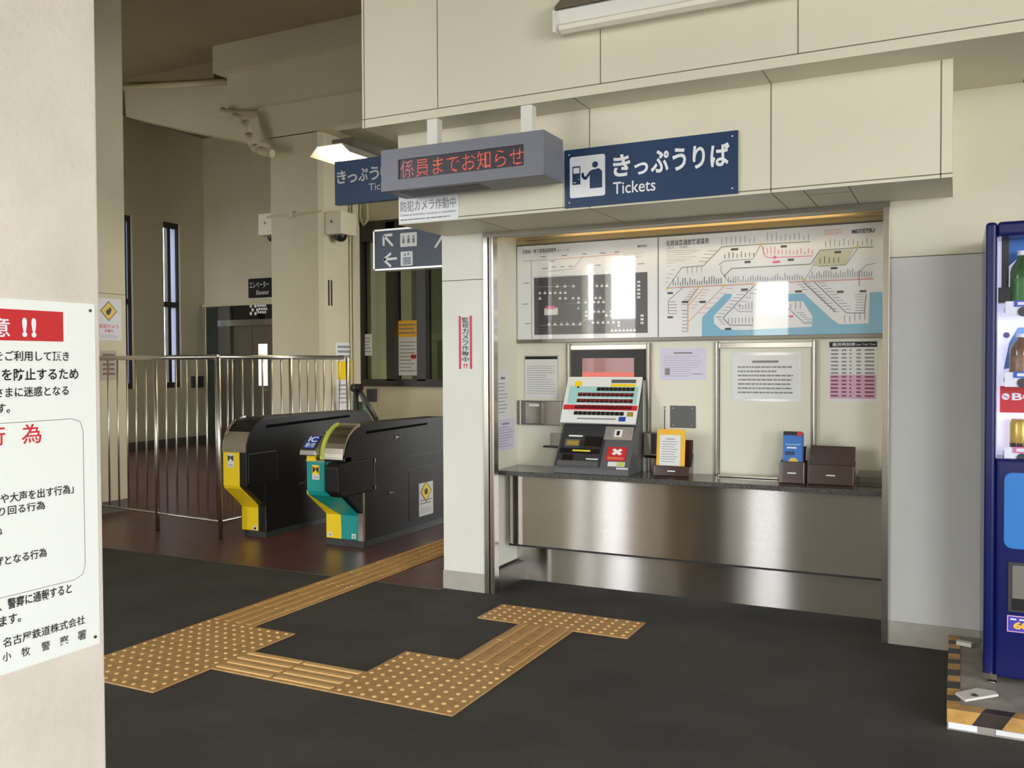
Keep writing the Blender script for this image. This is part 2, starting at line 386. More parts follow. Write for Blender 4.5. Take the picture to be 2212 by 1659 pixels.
struct(MB().box(SW-.3, -11.6, 5.0, 5.3, 0, TOP, M_conc).box(-11.6, -9.7, 5.0, 5.3, 0, .5, M_conc).box(-11.6, -9.7, 5.0, 5.3, 3.7, TOP, M_conc).box(-9.7, -7.9, 5.0, 5.3, 0, TOP, M_conc).build('wall_hall_near'))  # unseen opening added here to brighten the deep end of the hall
for i, (y0, y1) in enumerate(slits):
    w = thing('window_%d' % (i+1), 'tall slit window with dark frame, %s' % ('partly hidden by the pillar' if i == 0 else 'fully visible between two wall piers'), 'window', (SW, y0, SZ0))
    w['kind'] = 'structure'; fx0, fx1 = SW-.12, SW-.04; ym = y0+(y1-y0)*.42
    f = MB()
    for a, c in ((y0, y0+.03), (y1-.03, y1), (ym-.03, ym+.035)): f.box(fx0, fx1, a, c, SZ0, SZ1, M_frame)
    for z in (SZ0, 2.33, SZ1-.09): f.box(fx0, fx1+.002, y0, y1, z, z+.09, M_frame)
    f.build('window_frame', w)
    MB().box(fx0+.03, fx0+.036, ym+.03, y1-.03, SZ0+.05, SZ1-.05, M_frost).build('frosted_pane', w)
    MB().box(fx0+.03, fx0+.034, y0+.03, ym-.03, SZ0+.05, SZ1-.05, M_glass).build('clear_pane', w)
EY = 11.7
struct(MB().box(SW-.3, -6, EY, EY+.3, 0, TOP, M_conc).build('wall_far'))
# big column with beam
CXL, CXR, CYF, WWY = -7.56, -6.79, 8.6, 9.4
struct(MB().prism([(CXL, CYF), (CXR-.05, CYF), (CXR, CYF+.05), (CXR, WWY), (CXL, WWY)], 2, 0, 4.14, M_conc).build('wall_column'))
b = MB().box(-8.27, -2.0, CYF-.22, 9.5, 4.97, TOP, M_conc).box(-8.15, -2.0, CYF-.1, 9.5, 4.52, 4.97, M_conc).box(-7.75, -2.0, CYF, 9.5, 4.13, 4.52, M_conc)
struct(b.build('ceiling_beam'))
# haunched beam from the slit wall to the column
pts = [P(u, v, 1, 8.9) for u, v in ((269, 193), (500, 178), (590, 178), (590, 330), (533, 307), (450, 290), (360, 272), (300, 258), (272, 252))]
struct(MB().prism([(p.x, p.z) for p in pts], 1, 8.9, 9.3, M_conc).build('ceiling_arched_beam'))
pts = [P(u, v, 1, 8.8) for u, v in ((269, 148), (462, 132), (462, 176), (269, 176))]
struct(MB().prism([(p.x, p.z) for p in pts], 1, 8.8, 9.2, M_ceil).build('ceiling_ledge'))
# window wall of the staff room
wx0 = P(780, 485, 1, WWY).x; wz0 = 1.153; wz1 = 3.13
b = MB().box(CXR-.02, wx0, WWY, WWY+.2, 0, TOP, M_conc).box(wx0, -2.0, WWY, WWY+.2, 0, wz0, M_conc).box(wx0, -2.0, WWY, WWY+.2, wz1, TOP, M_conc)
struct(b.build('wall_staff_room'))
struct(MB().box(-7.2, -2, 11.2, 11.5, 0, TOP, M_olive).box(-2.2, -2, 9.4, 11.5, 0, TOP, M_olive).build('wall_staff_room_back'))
w = thing('window_3', 'wide dark-framed staff room window behind the gates', 'window', (wx0, WWY, wz0)); w['kind'] = 'structure'
f = MB()
f.box(wx0, -3, WWY-.04, WWY+.1, wz0-.07, wz0+.02, M_frame); f.box(wx0, -3, WWY-.04, WWY+.1, wz1-.22, wz1+.03, M_frame)
for u0, u1 in ((775, 783), (837, 856), (903, 922)):
    f.box(P(u0, 600, 1, WWY).x, P(u1, 600, 1, WWY).x, WWY-.04, WWY+.1, wz0, wz1, M_frame)
f.box(-4.6, -4.5, WWY-.04, WWY+.1, wz0, wz1, M_frame)
f.build('window_frame', w)
MB().box(wx0, -3, WWY+.05, WWY+.056, wz0, wz1, M_oglass).build('window_pane', w)

# surrounding walls with the daylight openings behind the camera
BY = -4.0
holes = [(-5.71, -5.50, 0, 3.05), (-5.29, -4.76, 0, 3.16), (-2.84, -2.32, 0, 2.62), (1.7, 3.6, 0, 3.1)]
b = MB(); x = -7.4
for a, c, e, h in holes:
    b.box(x, a, BY-.3, BY, 0, TOP, M_cream); b.box(a, c, BY-.3, BY, h, TOP, M_cream)
    x = c
b.box(x, 5.2, BY-.3, BY, 0, TOP, M_cream)
struct(b.build('wall_back'))
struct(MB().box(-30, -1.2, -12.4, -12, -.3, 2.5, mat('outside_render', (206, 204, 198), .8)).build('outside_wall'))  # met only in reflections; its pale render stands in for sunlight
RX = 5.0
struct(MB().box(RX, RX+.3, BY-.3, -3.2, 0, TOP, M_cream).box(RX, RX+.3, .6, 5.3, 0, TOP, M_cream).box(RX, RX+.3, -3.2, .6, 3.5, TOP, M_cream).build('wall_entrance'))
struct(MB().box(-7.4, 5.2, BY, 3.9, 3.95, 4.1, M_ceil).box(-7.4, -2.9, 3.9, 4.45, 3.95, 4.1, M_ceil).build('ceiling_added_shade'))  # unseen lower ceiling added to keep high daylight off the hall beams

# ================================================================== FOREGROUND COLUMN + POLICE NOTICE
CX0 = -1.9
cy1 = P(211, 900, 0, CX0).y
struct(MB().box(CX0-.55, CX0, cy1-.75, cy1+.012, 0, TOP, M_plaster).build('wall_near_column', bevel=.008))
t = thing('notice_board', 'large white warning board with red heading screwed to the rough near column', 'sign', (CX0, 1.1, .68))
ntop, nbot = P(203, 657, 0, CX0).z, P(209, 1390, 0, CX0).z
n1 = P(205, 900, 0, CX0).y; n0 = n1-.6
notice_panel = MB().box(CX0+.001, CX0+.006, n0, n1, nbot, ntop, mat('notice_board_white', (244, 246, 238), .4)).build('board', t, bevel=.001)
V = CX0+.006
l = MB(); l.sheet(0, V, n0+.04, P(136, 700, 0, V).y, P(136, 738, 0, V).z, P(136, 674, 0, V).z, M_redp, d=.001)
l.build('red_heading_panel', t)
l = MB()
def W0(body, u0, v0, u1, v1, m=M_ink, bold=.012):
    "u0..u1 columns, v0..v1 the rows of the first character"
    l = MB(); p = P(u0, v0, 0, V); q = P(u0, v1, 0, V); e = P(u1, (v0+v1)/2, 0, V); write(l, body, 0, V, p.y, e.y, q.z, p.z, m, bold, d=.0025); l.build('lettering', notice_panel)
W0('意', -26, 684, 20, 727, M_pale, .008); W0('注', -90, 680, -36, 727, M_pale, .008)
W0('!', 46, 686, 57, 728, M_pale, .05); W0('!', 66, 687, 77, 729, M_pale, .05)
W0('をご利用して頂き', -14, 757, 148, 780)
W0('を防止するため', 2, 796, 168, 823, bold=.018)
W0('さまに迷惑となる', -12, 837, 147, 860)
W0('す。', -8, 872, 20, 893)
W0('行', -30, 923, 10, 965, M_redp, .01); W0('為', 45, 917, 88, 960, M_redp, .006)
W0('声や大声を出す行為」', -22, 1070, 158, 1092)
W0('走り回る行為', -30, 1100, 96, 1120)
W0('ね', -12, 1141, 4, 1158)
W0('げとなる行為', -12, 1205, 100, 1226)
W0('、警察に通報すると', -4, 1298, 154, 1322)
W0('ます。', -2, 1333, 44, 1355)
W0('名古屋鉄道株式会社', 5, 1379, 183, 1400, bold=.006)
for k, ch in enumerate('小牧警察署'):
    u = (4, 45, 88, 128, 166)[k]; v = (1411, 1400, 1388, 1376, 1365)[k]; W0(ch, u, v, u+19, v+20, bold=.004)
l = MB()
bx1 = P(180, 1000, 0, V).y; zt, zb = P(150, 905, 0, V).z, P(150, 1255, 0, V).z
pts = [(n0+.03, zt), (bx1-.03, zt), (bx1-.008, zt-.008), (bx1, zt-.03), (bx1, zb+.03), (bx1-.008, zb+.008), (bx1-.03, zb), (n0+.03, zb)]
for i in range(len(pts)): l.seg(0, V, pts[i], pts[(i+1) % len(pts)], .0015, M_grey_ink, d=.001)
l.build('rounded_rule', notice_panel)
s = MB()
for z in (ntop-.017, nbot+.02): s.cyl((V-.002, n1-.014, z), (V+.002, n1-.014, z), .004, M_steeld, 10)
s.build('screws', t)

# ================================================================== TACTILE PAVING
def slab(x0, x1, y0, y1, kind, label, along='x'):
    m = MB(); m.box(x0, x1, y0, y1, 0, .006, M_tact)
    barm = M_dome if along == 'x' else M_barw
    if kind == 'dots':
        n = max(1, round((x1-x0)/.06)); k = max(1, round((y1-y0)/.06)); ax_, ay = (x1-x0)/n, (y1-y0)/k
        for i in range(n):
            for j in range(k):
                c = (x0+(i+.5)*ax_, y0+(j+.5)*ay, .006); m.lathe(c, [(.0105, 0), (.0095, .003), (.006, .005), (.0005, .0055)], M_dome, 10)
    else:
        L = (x1-x0) if along == 'x' else (y1-y0); wd = (y1-y0) if along == 'x' else (x1-x0); nt = max(1, round(L/.3)); tl = L/nt
        for i in range(nt):
            for j in range(4):
                o = (j+.5)*wd/4
                a0, a1 = i*tl+.012, (i+1)*tl-.012
                bb = (x0+a0, x0+a1, y0+o-.012, y0+o+.012) if along == 'x' else (x0+o-.012, x0+o+.012, y0+a0, y0+a1)
                m.prism([(bb[0], bb[2]), (bb[1], bb[2]), (bb[1], bb[3]), (bb[0], bb[3])], 2, .006, .011, barm)
                if along == 'y' and i % 3 == 2 and wd > .29: m.lathe((x0+o, y0+(i+1)*tl-.03, .008), [(.012, 0), (.009, .005), (.0005, .006)], M_dome, 10)
    o = m.build('tactile_paving', bevel=0); tag(o, label, 'tactile paving')
    return o
G = lambda u, v: P(u, v, 2, 0)
tb0 = (G(1030, 1337).x+G(1087, 1305).x)/2; tb1 = (G(1388.6, 1349.6).x+G(1356, 1382).x)/2
ty0 = G(1200, 1359).y; ty1 = G(1200, 1322).y
slab(tb0, tb1, ty0, ty1, 'dots', 'short ochre studded paving bar in front of the ticket counter')
sx0, sx1 = G(1050, 1392).x, G(1105, 1458).x
cor_y0, cor_y1 = G(900, 1533).y, G(990, 1427.6).y
slab(sx0, sx1, cor_y1, ty0, 'bars', 'ochre ridged strip leading up to the ticket counter bar', 'y')
cor_x0 = G(795, 1452).x
slab(cor_x0, sx1, cor_y0, cor_y1, 'dots', 'wide ochre studded corner block nearest the viewer')
jx0, jx1, jxr = (G(260, 1404).x+G(457, 1341).x)/2, G(542, 1357).x, (G(437, 1453).x+G(545, 1409).x)/2
jy0 = G(324, 1496).y
jyt = G(457, 1341).y
yb = G(545, 1409).y
slab(jxr, cor_x0, cor_y0, yb, 'bars', 'ochre ridged strip linking the two studded blocks')
slab(jx0, jxr, jy0, jyt, 'dots', 'large ochre studded block beside the near column')
slab(jx0, jx1, jyt, 9.2, 'bars', 'long ochre ridged path running through the gate hall', 'y')

# ================================================================== GUARD RAIL FENCE
fx, fy0, ftop, fbot = -5.135, 5.225, 1.425, .145
fl = -7.0
t = thing('guard_fence', 'polished steel guard fence with thin upright bars beside the gates', 'fence', (fx, fy0, 0))
fyE = 6.80
ang = math.radians(6)
def F1(s, z): return (fx-s*math.cos(ang*.3), fy0+s*math.sin(ang*1.6)*.6, z)
endL = 1.95
MB().cyl(F1(endL, ftop), F1(0, ftop), .019, M_rail).cyl((fx, fy0, ftop), (fx, fyE, ftop), .019, M_rail).build('top_rail', t)
MB().cyl(F1(endL, fbot), F1(0, fbot), .010, M_rail).cyl((fx, fy0, fbot), (fx, fyE, fbot), .010, M_rail).build('bottom_rail', t)
def onF1(u):
    # fence line: find s where the line crosses pixel column u
    best = None
    for k in range(0, 2000):
        s = k*.001; p = Vector(F1(s, 1.0))-Vector((0, 0, EYE)); uu = CX+FPX*p.dot(_r)/p.dot(_f)
        if best is None or abs(uu-u) < best[0]: best = (abs(uu-u), s)
    return best[1]
for u in (478, 337):
    s = onF1(u); p = F1(s, 0); MB().cyl(p, (p[0], p[1], ftop), .0175, M_rail).build('post', t)
for u in (196, 215, 234, 254.6, 275, 294, 315.6, 359, 380.7, 403.7, 425.4, 447, 467):
    s = onF1(u); p = F1(s, fbot); MB().cyl(p, (p[0], p[1], ftop), .0075, M_rail, 10).build('bar', t)
for u in (629, 752):
    y = P(u, 900, 0, fx).y; MB().cyl((fx, y, 0), (fx, y, ftop), .0175, M_rail).build('post', t)
for u in (492, 502.7, 524.4, 546, 568, 588, 608.5, 648, 665.5, 683, 700.7, 718, 734.6):
    y = P(u, 900, 0, fx).y; MB().cyl((fx, y, fbot), (fx, y, ftop), .0075, M_rail, 10).build('bar', t)

# ================================================================== TICKET GATES
def arc(cx, cy, r, a0, a1, n=8, ky=1):
    return [(cx+r*math.cos(math.radians(a0+(a1-a0)*i/n)), cy+ky*r*math.sin(math.radians(a0+(a1-a0)*i/n))) for i in range(n+1)]
GF = 5.44    # front of the pedestal
def gate_side(n, top, length):
    # (y, z) outline: pedestal, far rounded end, long top, near rounded head with its overhanging nose
    e = GF+length
    return [(GF, .04), (e-.15, .04), (e-.15, .28), (e, .43), (e, .70)]+arc(e-.25, top-.25, .25, 5, 75, 6)+[(GF+.33, top)]+arc(n+.25, top-.25, .25, 95, 175, 8)+[(n, .69), (n, .43), (n+.03, .40), (GF-.03, .28), (GF, .25)]
def arrow_sticker(par, xc, z, y, w, bgm):
    s = MB(); s.sheet(1, y, xc-w/2, xc+w/2, z-.075, z+.03, M_paper, d=.002); s.sheet(1, y, xc-w/2, xc+w/2, z-.04, z+.03, M_yellow, d=.0025) if bgm else None
    for sg in (-1, 1): s.poly(1, y, [(xc+sg*w*.42, z+.022), (xc+sg*w*.42, z-.028), (xc+sg*w*.05, z-.008), (xc+sg*w*.05, z+.006)], M_ink, d=.0035)
    s.disc(1, y, xc, z+.01, .006, M_redp if bgm else M_ink, d=.0036)
    for k in range(2): s.sheet(1, y, xc-w*.35, xc+w*.35, z-.055-.01*k, z-.051-.01*k, M_grey_ink, d=.003)
    s.build('arrow_sticker', par)
def handle_marks(par, X, y, z, w=.07):
    s = MB(); s.box(X, X+.006, y, y+.004, z-.02, z+.02, M_steeld); s.box(X, X+.006, y+w, y+w+.004, z-.02, z+.02, M_steeld); s.box(X, X+.004, y+.015, y+w-.01, z-.006, z+.006, M_steeld); s.build('latch', par)
# gate A
XA0, XA1, TA = -5.105, -4.87, .95
g = thing('ticket_gate', 'black ticket gate with plain yellow front, beside the steel fence', 'ticket gate', (XA1, GF, 0))
nA = 5.235
MB().prism(gate_side(nA, TA, 1.5), 0, XA0+.02, XA1, M_gate).build('body', g, bevel=.008)
MB().box(XA0+.015, XA1+.004, GF-.004, GF+1.35, 0, .045, M_gated).build('plinth', g)
y = [(nA-.004, .69), (nA-.004, .43), (nA+.006, .405), (GF-.05, .275), (GF-.012, .235), (GF-.012, .05), (GF, .05), (GF, .25), (GF-.03, .285), (nA+.03, .41), (nA+.012, .44), (nA+.012, .69)]
MB().prism(y, 0, XA0, XA0+.165, M_yellow).build('yellow_front', g, bevel=.003)
hd = [(nA-.012, .69)]+arc(nA+.24, TA-.245, .252, 178, 146, 6)+arc(nA+.24, TA-.245, .236, 146, 178, 6)+[(nA+.004, .69)]
MB().prism(hd, 0, XA0, XA1+.004, M_steelv).build('steel_head', g)
hd = arc(nA+.24, TA-.245, .254, 150, 95, 8)+arc(nA+.24, TA-.245, .236, 95, 150, 8)
MB().prism(hd, 0, XA0, XA0+.03, M_steelv).build('head_rim', g)
MB().box(XA1-.004, XA1+.003, GF+.002, GF+.012, .05, .42, M_steelv).build('edge_trim', g)
MB().prism([(nA+.01, .68), (GF+.13, .68), (GF+.13, .42), (nA+.04, .42), (nA+.01, .45)], 0, XA1-.002, XA1+.012, M_gate).build('flap_cover', g, bevel=.006)
s = MB()
for z in (.45, .655): s.box(XA1+.002, XA1+.016, GF+.125, GF+.14, z-.014, z+.014, M_steelv)
s.box(XA1+.002, XA1+.008, GF+.13, GF+.136, .44, .66, M_steeld); s.build('hinge', g)
MB().prism([(GF+.02, TA-.085), (GF+1.1, TA-.06), (GF+1.1, TA-.04), (GF+.02, TA-.062)], 0, XA1-.002, XA1+.004, M_groove).build('side_groove', g)
arrow_sticker(g, XA0+.08, .645, nA-.004, .065, False)
handle_marks(g, XA1, GF+.40, .38); handle_marks(g, XA1, GF+.75, .78)
s = MB(); write(s, '▲', 1, GF-.012, XA0+.12, XA0+.15, .06, .085, M_paper, 0, .001); s.sheet(1, GF-.012, XA0+.115, XA0+.155, .055, .09, M_paper); s.build('floor_mark_sticker', g)
# gate B
XB0, XB1, TB = -4.272, -3.935, .92
g = thing('ticket_gate', 'black ticket gate with teal and yellow front and card reader', 'ticket gate', (XB1, GF, 0))
nB = 5.20; nI = 5.13
MB().prism(gate_side(nB+.03, TB, 1.35), 0, XB0+.16, XB1, M_gate).build('body', g, bevel=.008)
MB().prism([(GF, .04), (GF+1.2, .04), (GF+1.2, .8), (GF-.1, .8), (nB+.02, .66), (nB+.02, .43), (GF-.03, .28), (GF, .25)], 0, XB0+.02, XB0+.17, M_gate).build('reader_pedestal', g)
MB().box(XB0, XB1+.004, GF-.004, GF+1.2, 0, .05, M_gated).build('plinth', g)
def nose(n, off): return [(n-off, .655), (n-off, .44), (n+.01-off, .41), (GF-.05-off, .27), (GF-.01-off, .235), (GF-.01-off, .055)]
prof = nose(nB, .0)
# front skin as facets, yellow to the lower left, teal to the right
yl = MB(); tl = MB(); xs = (XB0+.005, XB1-.045)
div = [XB0+.012, XB0+.014, XB0+.02, XB0+.10, XB0+.14, XB0+.145]
for i in range(len(prof)-1):
    (ya_, za), (yb_, zb_) = prof[i], prof[i+1]
    if i > 0: yl.mesh([(xs[0], ya_, za), (div[i], ya_, za), (div[i+1], yb_, zb_), (xs[0], yb_, zb_), (xs[0], ya_+.02, za), (div[i], ya_+.02, za), (div[i+1], yb_+.02, zb_), (xs[0], yb_+.02, zb_)], [(3, 2, 1, 0), (4, 5, 6, 7), (0, 4, 7, 3), (1, 2, 6, 5), (0, 1, 5, 4), (3, 7, 6, 2)], M_yellow)
    xr0 = xs[1] if i > 1 else xs[1]-.12; xr1 = xs[1] if i+1 > 1 else xs[1]-.12
    tl.mesh([(div[i], ya_, za), (xr0, ya_, za), (xr1, yb_, zb_), (div[i+1], yb_, zb_), (div[i], ya_+.02, za), (xr0, ya_+.02, za), (xr1, yb_+.02, zb_), (div[i+1], yb_+.02, zb_)], [(3, 2, 1, 0), (4, 5, 6, 7), (0, 4, 7, 3), (1, 2, 6, 5), (0, 1, 5, 4), (3, 7, 6, 2)], M_teal)
tl.prism([(nB+.02, .655), (nB+.02, .43), (GF-.02, .28), (GF, .24), (GF, .05), (GF+.03, .05), (GF+.03, .655)], 0, XB0+.17, XB1-.045, M_teal)
yl.build('yellow_front', g); tl.build('teal_front', g)
MB().box(XB1-.045, XB1+.002, GF-.006, GF+.02, .05, .42, M_steelv).build('edge_trim', g)
MB().box(XB0+.01, XB0+.18, nB-.008, nB+.05, .655, .668, M_steelv).build('shelf_trim', g)
rB = .26; hd = [(nB-.0, .70)]+arc(nB+.25, TB-.25, rB, 178, 100, 9)+arc(nB+.25, TB-.25, rB-.02, 100, 178, 9)+[(nB+.02, .70)]
MB().prism(hd, 0, XB0+.17, XB1+.004, M_steelv).build('steel_head', g)
MB().prism([(nB-.006, .67)]+arc(nB+.25, TB-.25, rB+.01, 178, 105, 9)+arc(nB+.25, TB-.25, rB-.03, 105, 178, 9)+[(nB+.03, .67)], 0, XB0+.145, XB0+.172, M_lime).build('lime_arch', g)
MB().prism([(nB+.1, .69), (nB-.01, .69), (nB+.005, .668), (nB+.1, .64)], 0, XB0+.03, XB1, M_mdark).build('head_painted_shade', g)  # solid dark filler drawn for the shade below the head
rh_ = MB().prism([(nI, .705), (nI+.32, .705), (nI+.32, .83), (nI+.11, .845), (nI+.005, .74)], 0, XB0+.0, XB0+.145, M_steeld).build('reader_housing', g, bevel=.006)
MB().box(XB0+.02, XB0+.10, nI+.06, nI+.12, .66, .705, M_yellow).build('reader_neck', g)
# the sloped reader face with its IC mark
def slope_pt(a, q, off):
    p0 = Vector((0, nI+.005, .74)); p1 = Vector((0, nI+.11, .845)); d = (p1-p0); n = Vector((0, -d.z, d.y)).normalized()
    p = p0+d*q+n*off; return (XB0+a, p.y, p.z)
rd = MB()
def srect(mb, a0, a1, q0, q1, off, m):
    V_ = [slope_pt(a0, q0, off), slope_pt(a1, q0, off), slope_pt(a1, q1, off), slope_pt(a0, q1, off), slope_pt(a0, q0, -.001), slope_pt(a1, q0, -.001), slope_pt(a1, q1, -.001), slope_pt(a0, q1, -.001)]
    mb.mesh(V_, [(0, 1, 2, 3), (7, 6, 5, 4), (0, 4, 5, 1), (1, 5, 6, 2), (2, 6, 7, 3), (3, 7, 4, 0)], m)
srect(rd, .006, .14, .02, .98, .004, M_steelv); srect(rd, .012, .134, .08, .95, .006, M_ink); srect(rd, .022, .124, .12, .92, .007, mat('reader_blue', (30, 62, 150), .3, emit=.15))
def swrite(mb, body, a0, a1, q0, q1, off, m, bold):
    Vg, Fg = glyphs(body, bold); x0 = min(v.x for v in Vg); x1 = max(v.x for v in Vg); y0 = min(v.y for v in Vg); y1 = max(v.y for v in Vg)
    mb.mesh([slope_pt(a0+(v.x-x0)/(x1-x0)*(a1-a0), q0+(v.y-y0)/(y1-y0)*(q1-q0), off) for v in Vg], Fg, m)
swrite(rd, 'IC', .035, .115, .52, .86, .0085, M_pale, .03); swrite(rd, '専用', .03, .115, .16, .46, .0085, M_pale, .008)
rd.build('card_reader', rh_)
MB().prism([(nB-.08, .63), (nB-.05, .66), (GF+.12, .66), (GF+.12, .41), (nB-.02, .41), (nB-.07, .45)], 0, XB1-.10, XB1+.014, M_gate).build('flap_cover', g, bevel=.012)
s = MB()
for z in (.435, .64): s.box(XB1+.004, XB1+.018, GF+.125, GF+.14, z-.014, z+.014, M_steelv)
s.box(XB1+.004, XB1+.010, GF+.13, GF+.136, .43, .65, M_steeld); s.build('hinge', g)
MB().prism([(GF+.05, TB-.075), (GF+.9, TB-.06), (GF+.9, TB-.045), (GF+.05, TB-.055)], 0, XB1-.002, XB1+.004, M_groove).build('side_groove', g)
s = MB(); s.box(XB1, XB1+.003, GF+.62, GF+.623, .1, .5, M_mdark); s.box(XB1, XB1+.003, GF+.6, GF+1.3, .62, .623, M_mdark); s.box(XB1, XB1+.003, GF+.6, GF+1.3, .52, .523, M_mdark); s.build('panel_seams', g)
arrow_sticker(g, XB0+.095, .60, nB, .065, True)
handle_marks(g, XB1, GF+.33, .365); handle_marks(g, XB1, GF+.42, .79)
s = MB()
for xc in (XB0+.04, XB1-.08): s.sheet(1, GF-.01, xc-.018, xc+.018, .065, .1, M_paper, d=.001); s.sheet(1, GF-.01, xc-.006, xc+.006, .07, .09, M_grey_ink, d=.0015)
s.build('floor_mark_sticker', g)
a0, a1, b0, b1 = R(905, 1045, 936, 1108, 0, XB1+.004)
o = MB(); o.sheet(0, XB1, a0, a1, b0, b1, M_paper, d=.003); yc, zc = (a0+a1)/2, b1-(b1-b0)*.28; q = (a1-a0)*.4
o.poly(0, XB1, [(yc, zc+q), (yc-q, zc), (yc, zc-q), (yc+q, zc)], M_ink, d=.0035); o.poly(0, XB1, [(yc, zc+q*.88), (yc-q*.88, zc), (yc, zc-q*.88), (yc+q*.88, zc)], M_yellow, d=.004)
o.disc(0, XB1, yc, zc, q*.3, M_ink, d=.0045); lines(o, 0, XB1, a0+.02, a1-.02, b0+.09, b0+.14, 2, M_grey_ink, d=.004, seed=3); lines(o, 0, XB1, a0+.02, a1-.02, b0+.02, b0+.07, 4, M_grey_ink, d=.004, th=.2, seed=4)
tag(o.build('camera_notice'), 'small camera warning notice with yellow diamond on the gate flank', 'notice')

# ================================================================== SIGNS ON THE OFFICE FRONT
def screws(mb, ax, val, a0, a1, b0, b1, inset, m=M_pale):
    for a in (a0+inset, a1-inset):
        for z in (b0+inset, b1-inset): mb.disc(ax, val, a, z, .004, m, d=.002, n=10)
SY = LBY-.012
a0, a1, b0, b1 = -1.763, -.904, 2.138, 2.426
t = thing('ticket_sign', 'navy ticket office sign with pictogram on the cream lower beam', 'sign', ((a0+a1)/2, LBY, b0))
m = MB(); m.box(a0, a1, SY, LBY, b0, b1, M_navy); m.build('board', t)
m = MB(); screws(m, 1, SY, a0, a1, b0, b1, .025); m.build('screws', t)
m = MB(); p0, p1, q0, q1 = -1.735, -1.548, 2.185, 2.388; m.rrect(1, SY, p0, p1, q0, q1, .012, M_pale, .0015)
m.sheet(1, SY, p0+.015, p0+.057, q0+.065, q0+.155, M_navy, d=.003); m.sheet(1, SY, p0+.02, p0+.052, q0+.12, q0+.148, M_pale, d=.0035); m.disc(1, SY, p0+.047, q0+.09, .003, M_pale, d=.0036, n=8); m.sheet(1, SY, p0+.02, p0+.034, q0+.073, q0+.077, M_pale, d=.0036)
hx = p0+.135
m.disc(1, SY, hx, q0+.155, .0155, M_navy, d=.003)
m.poly(1, SY, [(hx-.028, q0+.04), (hx-.028, q0+.1), (hx-.055, q0+.078), (hx-.066, q0+.1), (hx-.062, q0+.118), (hx-.071, q0+.118), (hx-.073, q0+.095), (hx-.06, q0+.062)][:2]+[(hx-.028, q0+.1), (hx-.02, q0+.13), (hx+.02, q0+.135), (hx+.037, q0+.12), (hx+.037, q0+.04)], M_navy, d=.003)
for pa, pb in (((hx-.02, q0+.125), (hx-.052, q0+.088)), ((hx-.052, q0+.088), (hx-.066, q0+.105)), ((hx-.064, q0+.1), (hx-.066, q0+.12))): m.seg(1, SY, pa, pb, .013, M_navy, d=.0032)
m.build('pictogram', t)
m = MB()
for k, ch in enumerate('きっぷうりば'):
    x0 = -1.507+k*.0955; w = .088; h0, h1 = 2.268, 2.375
    if ch == 'っ': h0, h1, x0, w = 2.268, 2.325, x0+.012, .07
    if ch == 'り': x0 += .012; w = .058
    if ch == 'う': w = .066; x0 += .01
    write(m, ch, 1, SY, x0, x0+w, h0, h1, M_pale, .028, .003)
m.build('lettering', t); m = MB()
write(m, 'Tickets', 1, SY, -1.507, -1.293, 2.185, 2.243, M_pale, .008, .003)
m.build('lettering', t)

# camera notice on the beam corner
a0, a1, b0, b1 = R(862, 430, 990, 473, 1, LBY-.004)
t = thing('camera_notice', 'white crime prevention camera notice under the message display', 'notice', (a0, LBY, b0))
MB().box(a0, a1, LBY-.006, LBY, b0, b1, M_pale).build('board', t)
m = MB(); h = b1-b0
write(m, '防犯カメラ作動中', 1, LBY-.006, a0+.012, a1-.012, b0+h*.46, b0+h*.88, M_grey_ink, .0, .002)
write(m, 'Crime prevention cameras in operation', 1, LBY-.006, a0+.012, a1-.012, b0+h*.26, b0+h*.38, M_grey_ink, 0, .002)
lines(m, 1, LBY-.006, a0+.012, a1-.012, b0+h*.08, b0+h*.2, 1, M_grey_ink, seed=5)
m.build('lettering', t)

# LED display box
LF = 3.88; x0, x1, z0, z1 = -2.675, -1.752, 2.255, 2.466
t = thing('message_display', 'grey hanging message display box with scrolling red characters', 'display', ((x0+x1)/2, LF+.12, z1))
wx0_, wx1_, wz0_, wz1_ = -2.572, -1.857, 2.308, 2.409
m = MB()
m.box(x0, x1, LF+.012, LF+.23, z0, z1, M_ledbox); m.box(x0, wx0_, LF, LF+.012, z0, z1, M_ledbox); m.box(wx1_, x1, LF, LF+.012, z0, z1, M_ledbox); m.box(wx0_, wx1_, LF, LF+.012, z0, wz0_, M_ledbox); m.box(wx0_, wx1_, LF, LF+.012, wz1_, z1, M_ledbox)
m.build('housing', t)
MB().box(wx0_, wx1_, LF+.009, LF+.0125, wz0_, wz1_, M_ledbg).build('display_window', t)
for px, pw in ((-2.42, .04), (-1.885, .04)): MB().box(px-pw/2-.01, px+pw/2+.01, LF+.09, LF+.14, z1, UBZ, M_lampw).build('hanger_post', t)
m = MB()
for k in range(26): m.box(x0+.08+k*.018, x0+.09+k*.018, LF+.05, LF+.19, z0-.003, z0, M_mdark)
m.build('vent_slots', t)
V_, F_ = glyphs('係員までお知らせ', -.009)
bv = BVHTree.FromPolygons([tuple(v) for v in V_], [list(f) for f in F_ if len(f) >= 3])
gx0 = min(v.x for v in V_); gx1 = max(v.x for v in V_); gy0 = min(v.y for v in V_); gy1 = max(v.y for v in V_)
l1, l2 = MB(), MB(); NR, NC = 20, 152
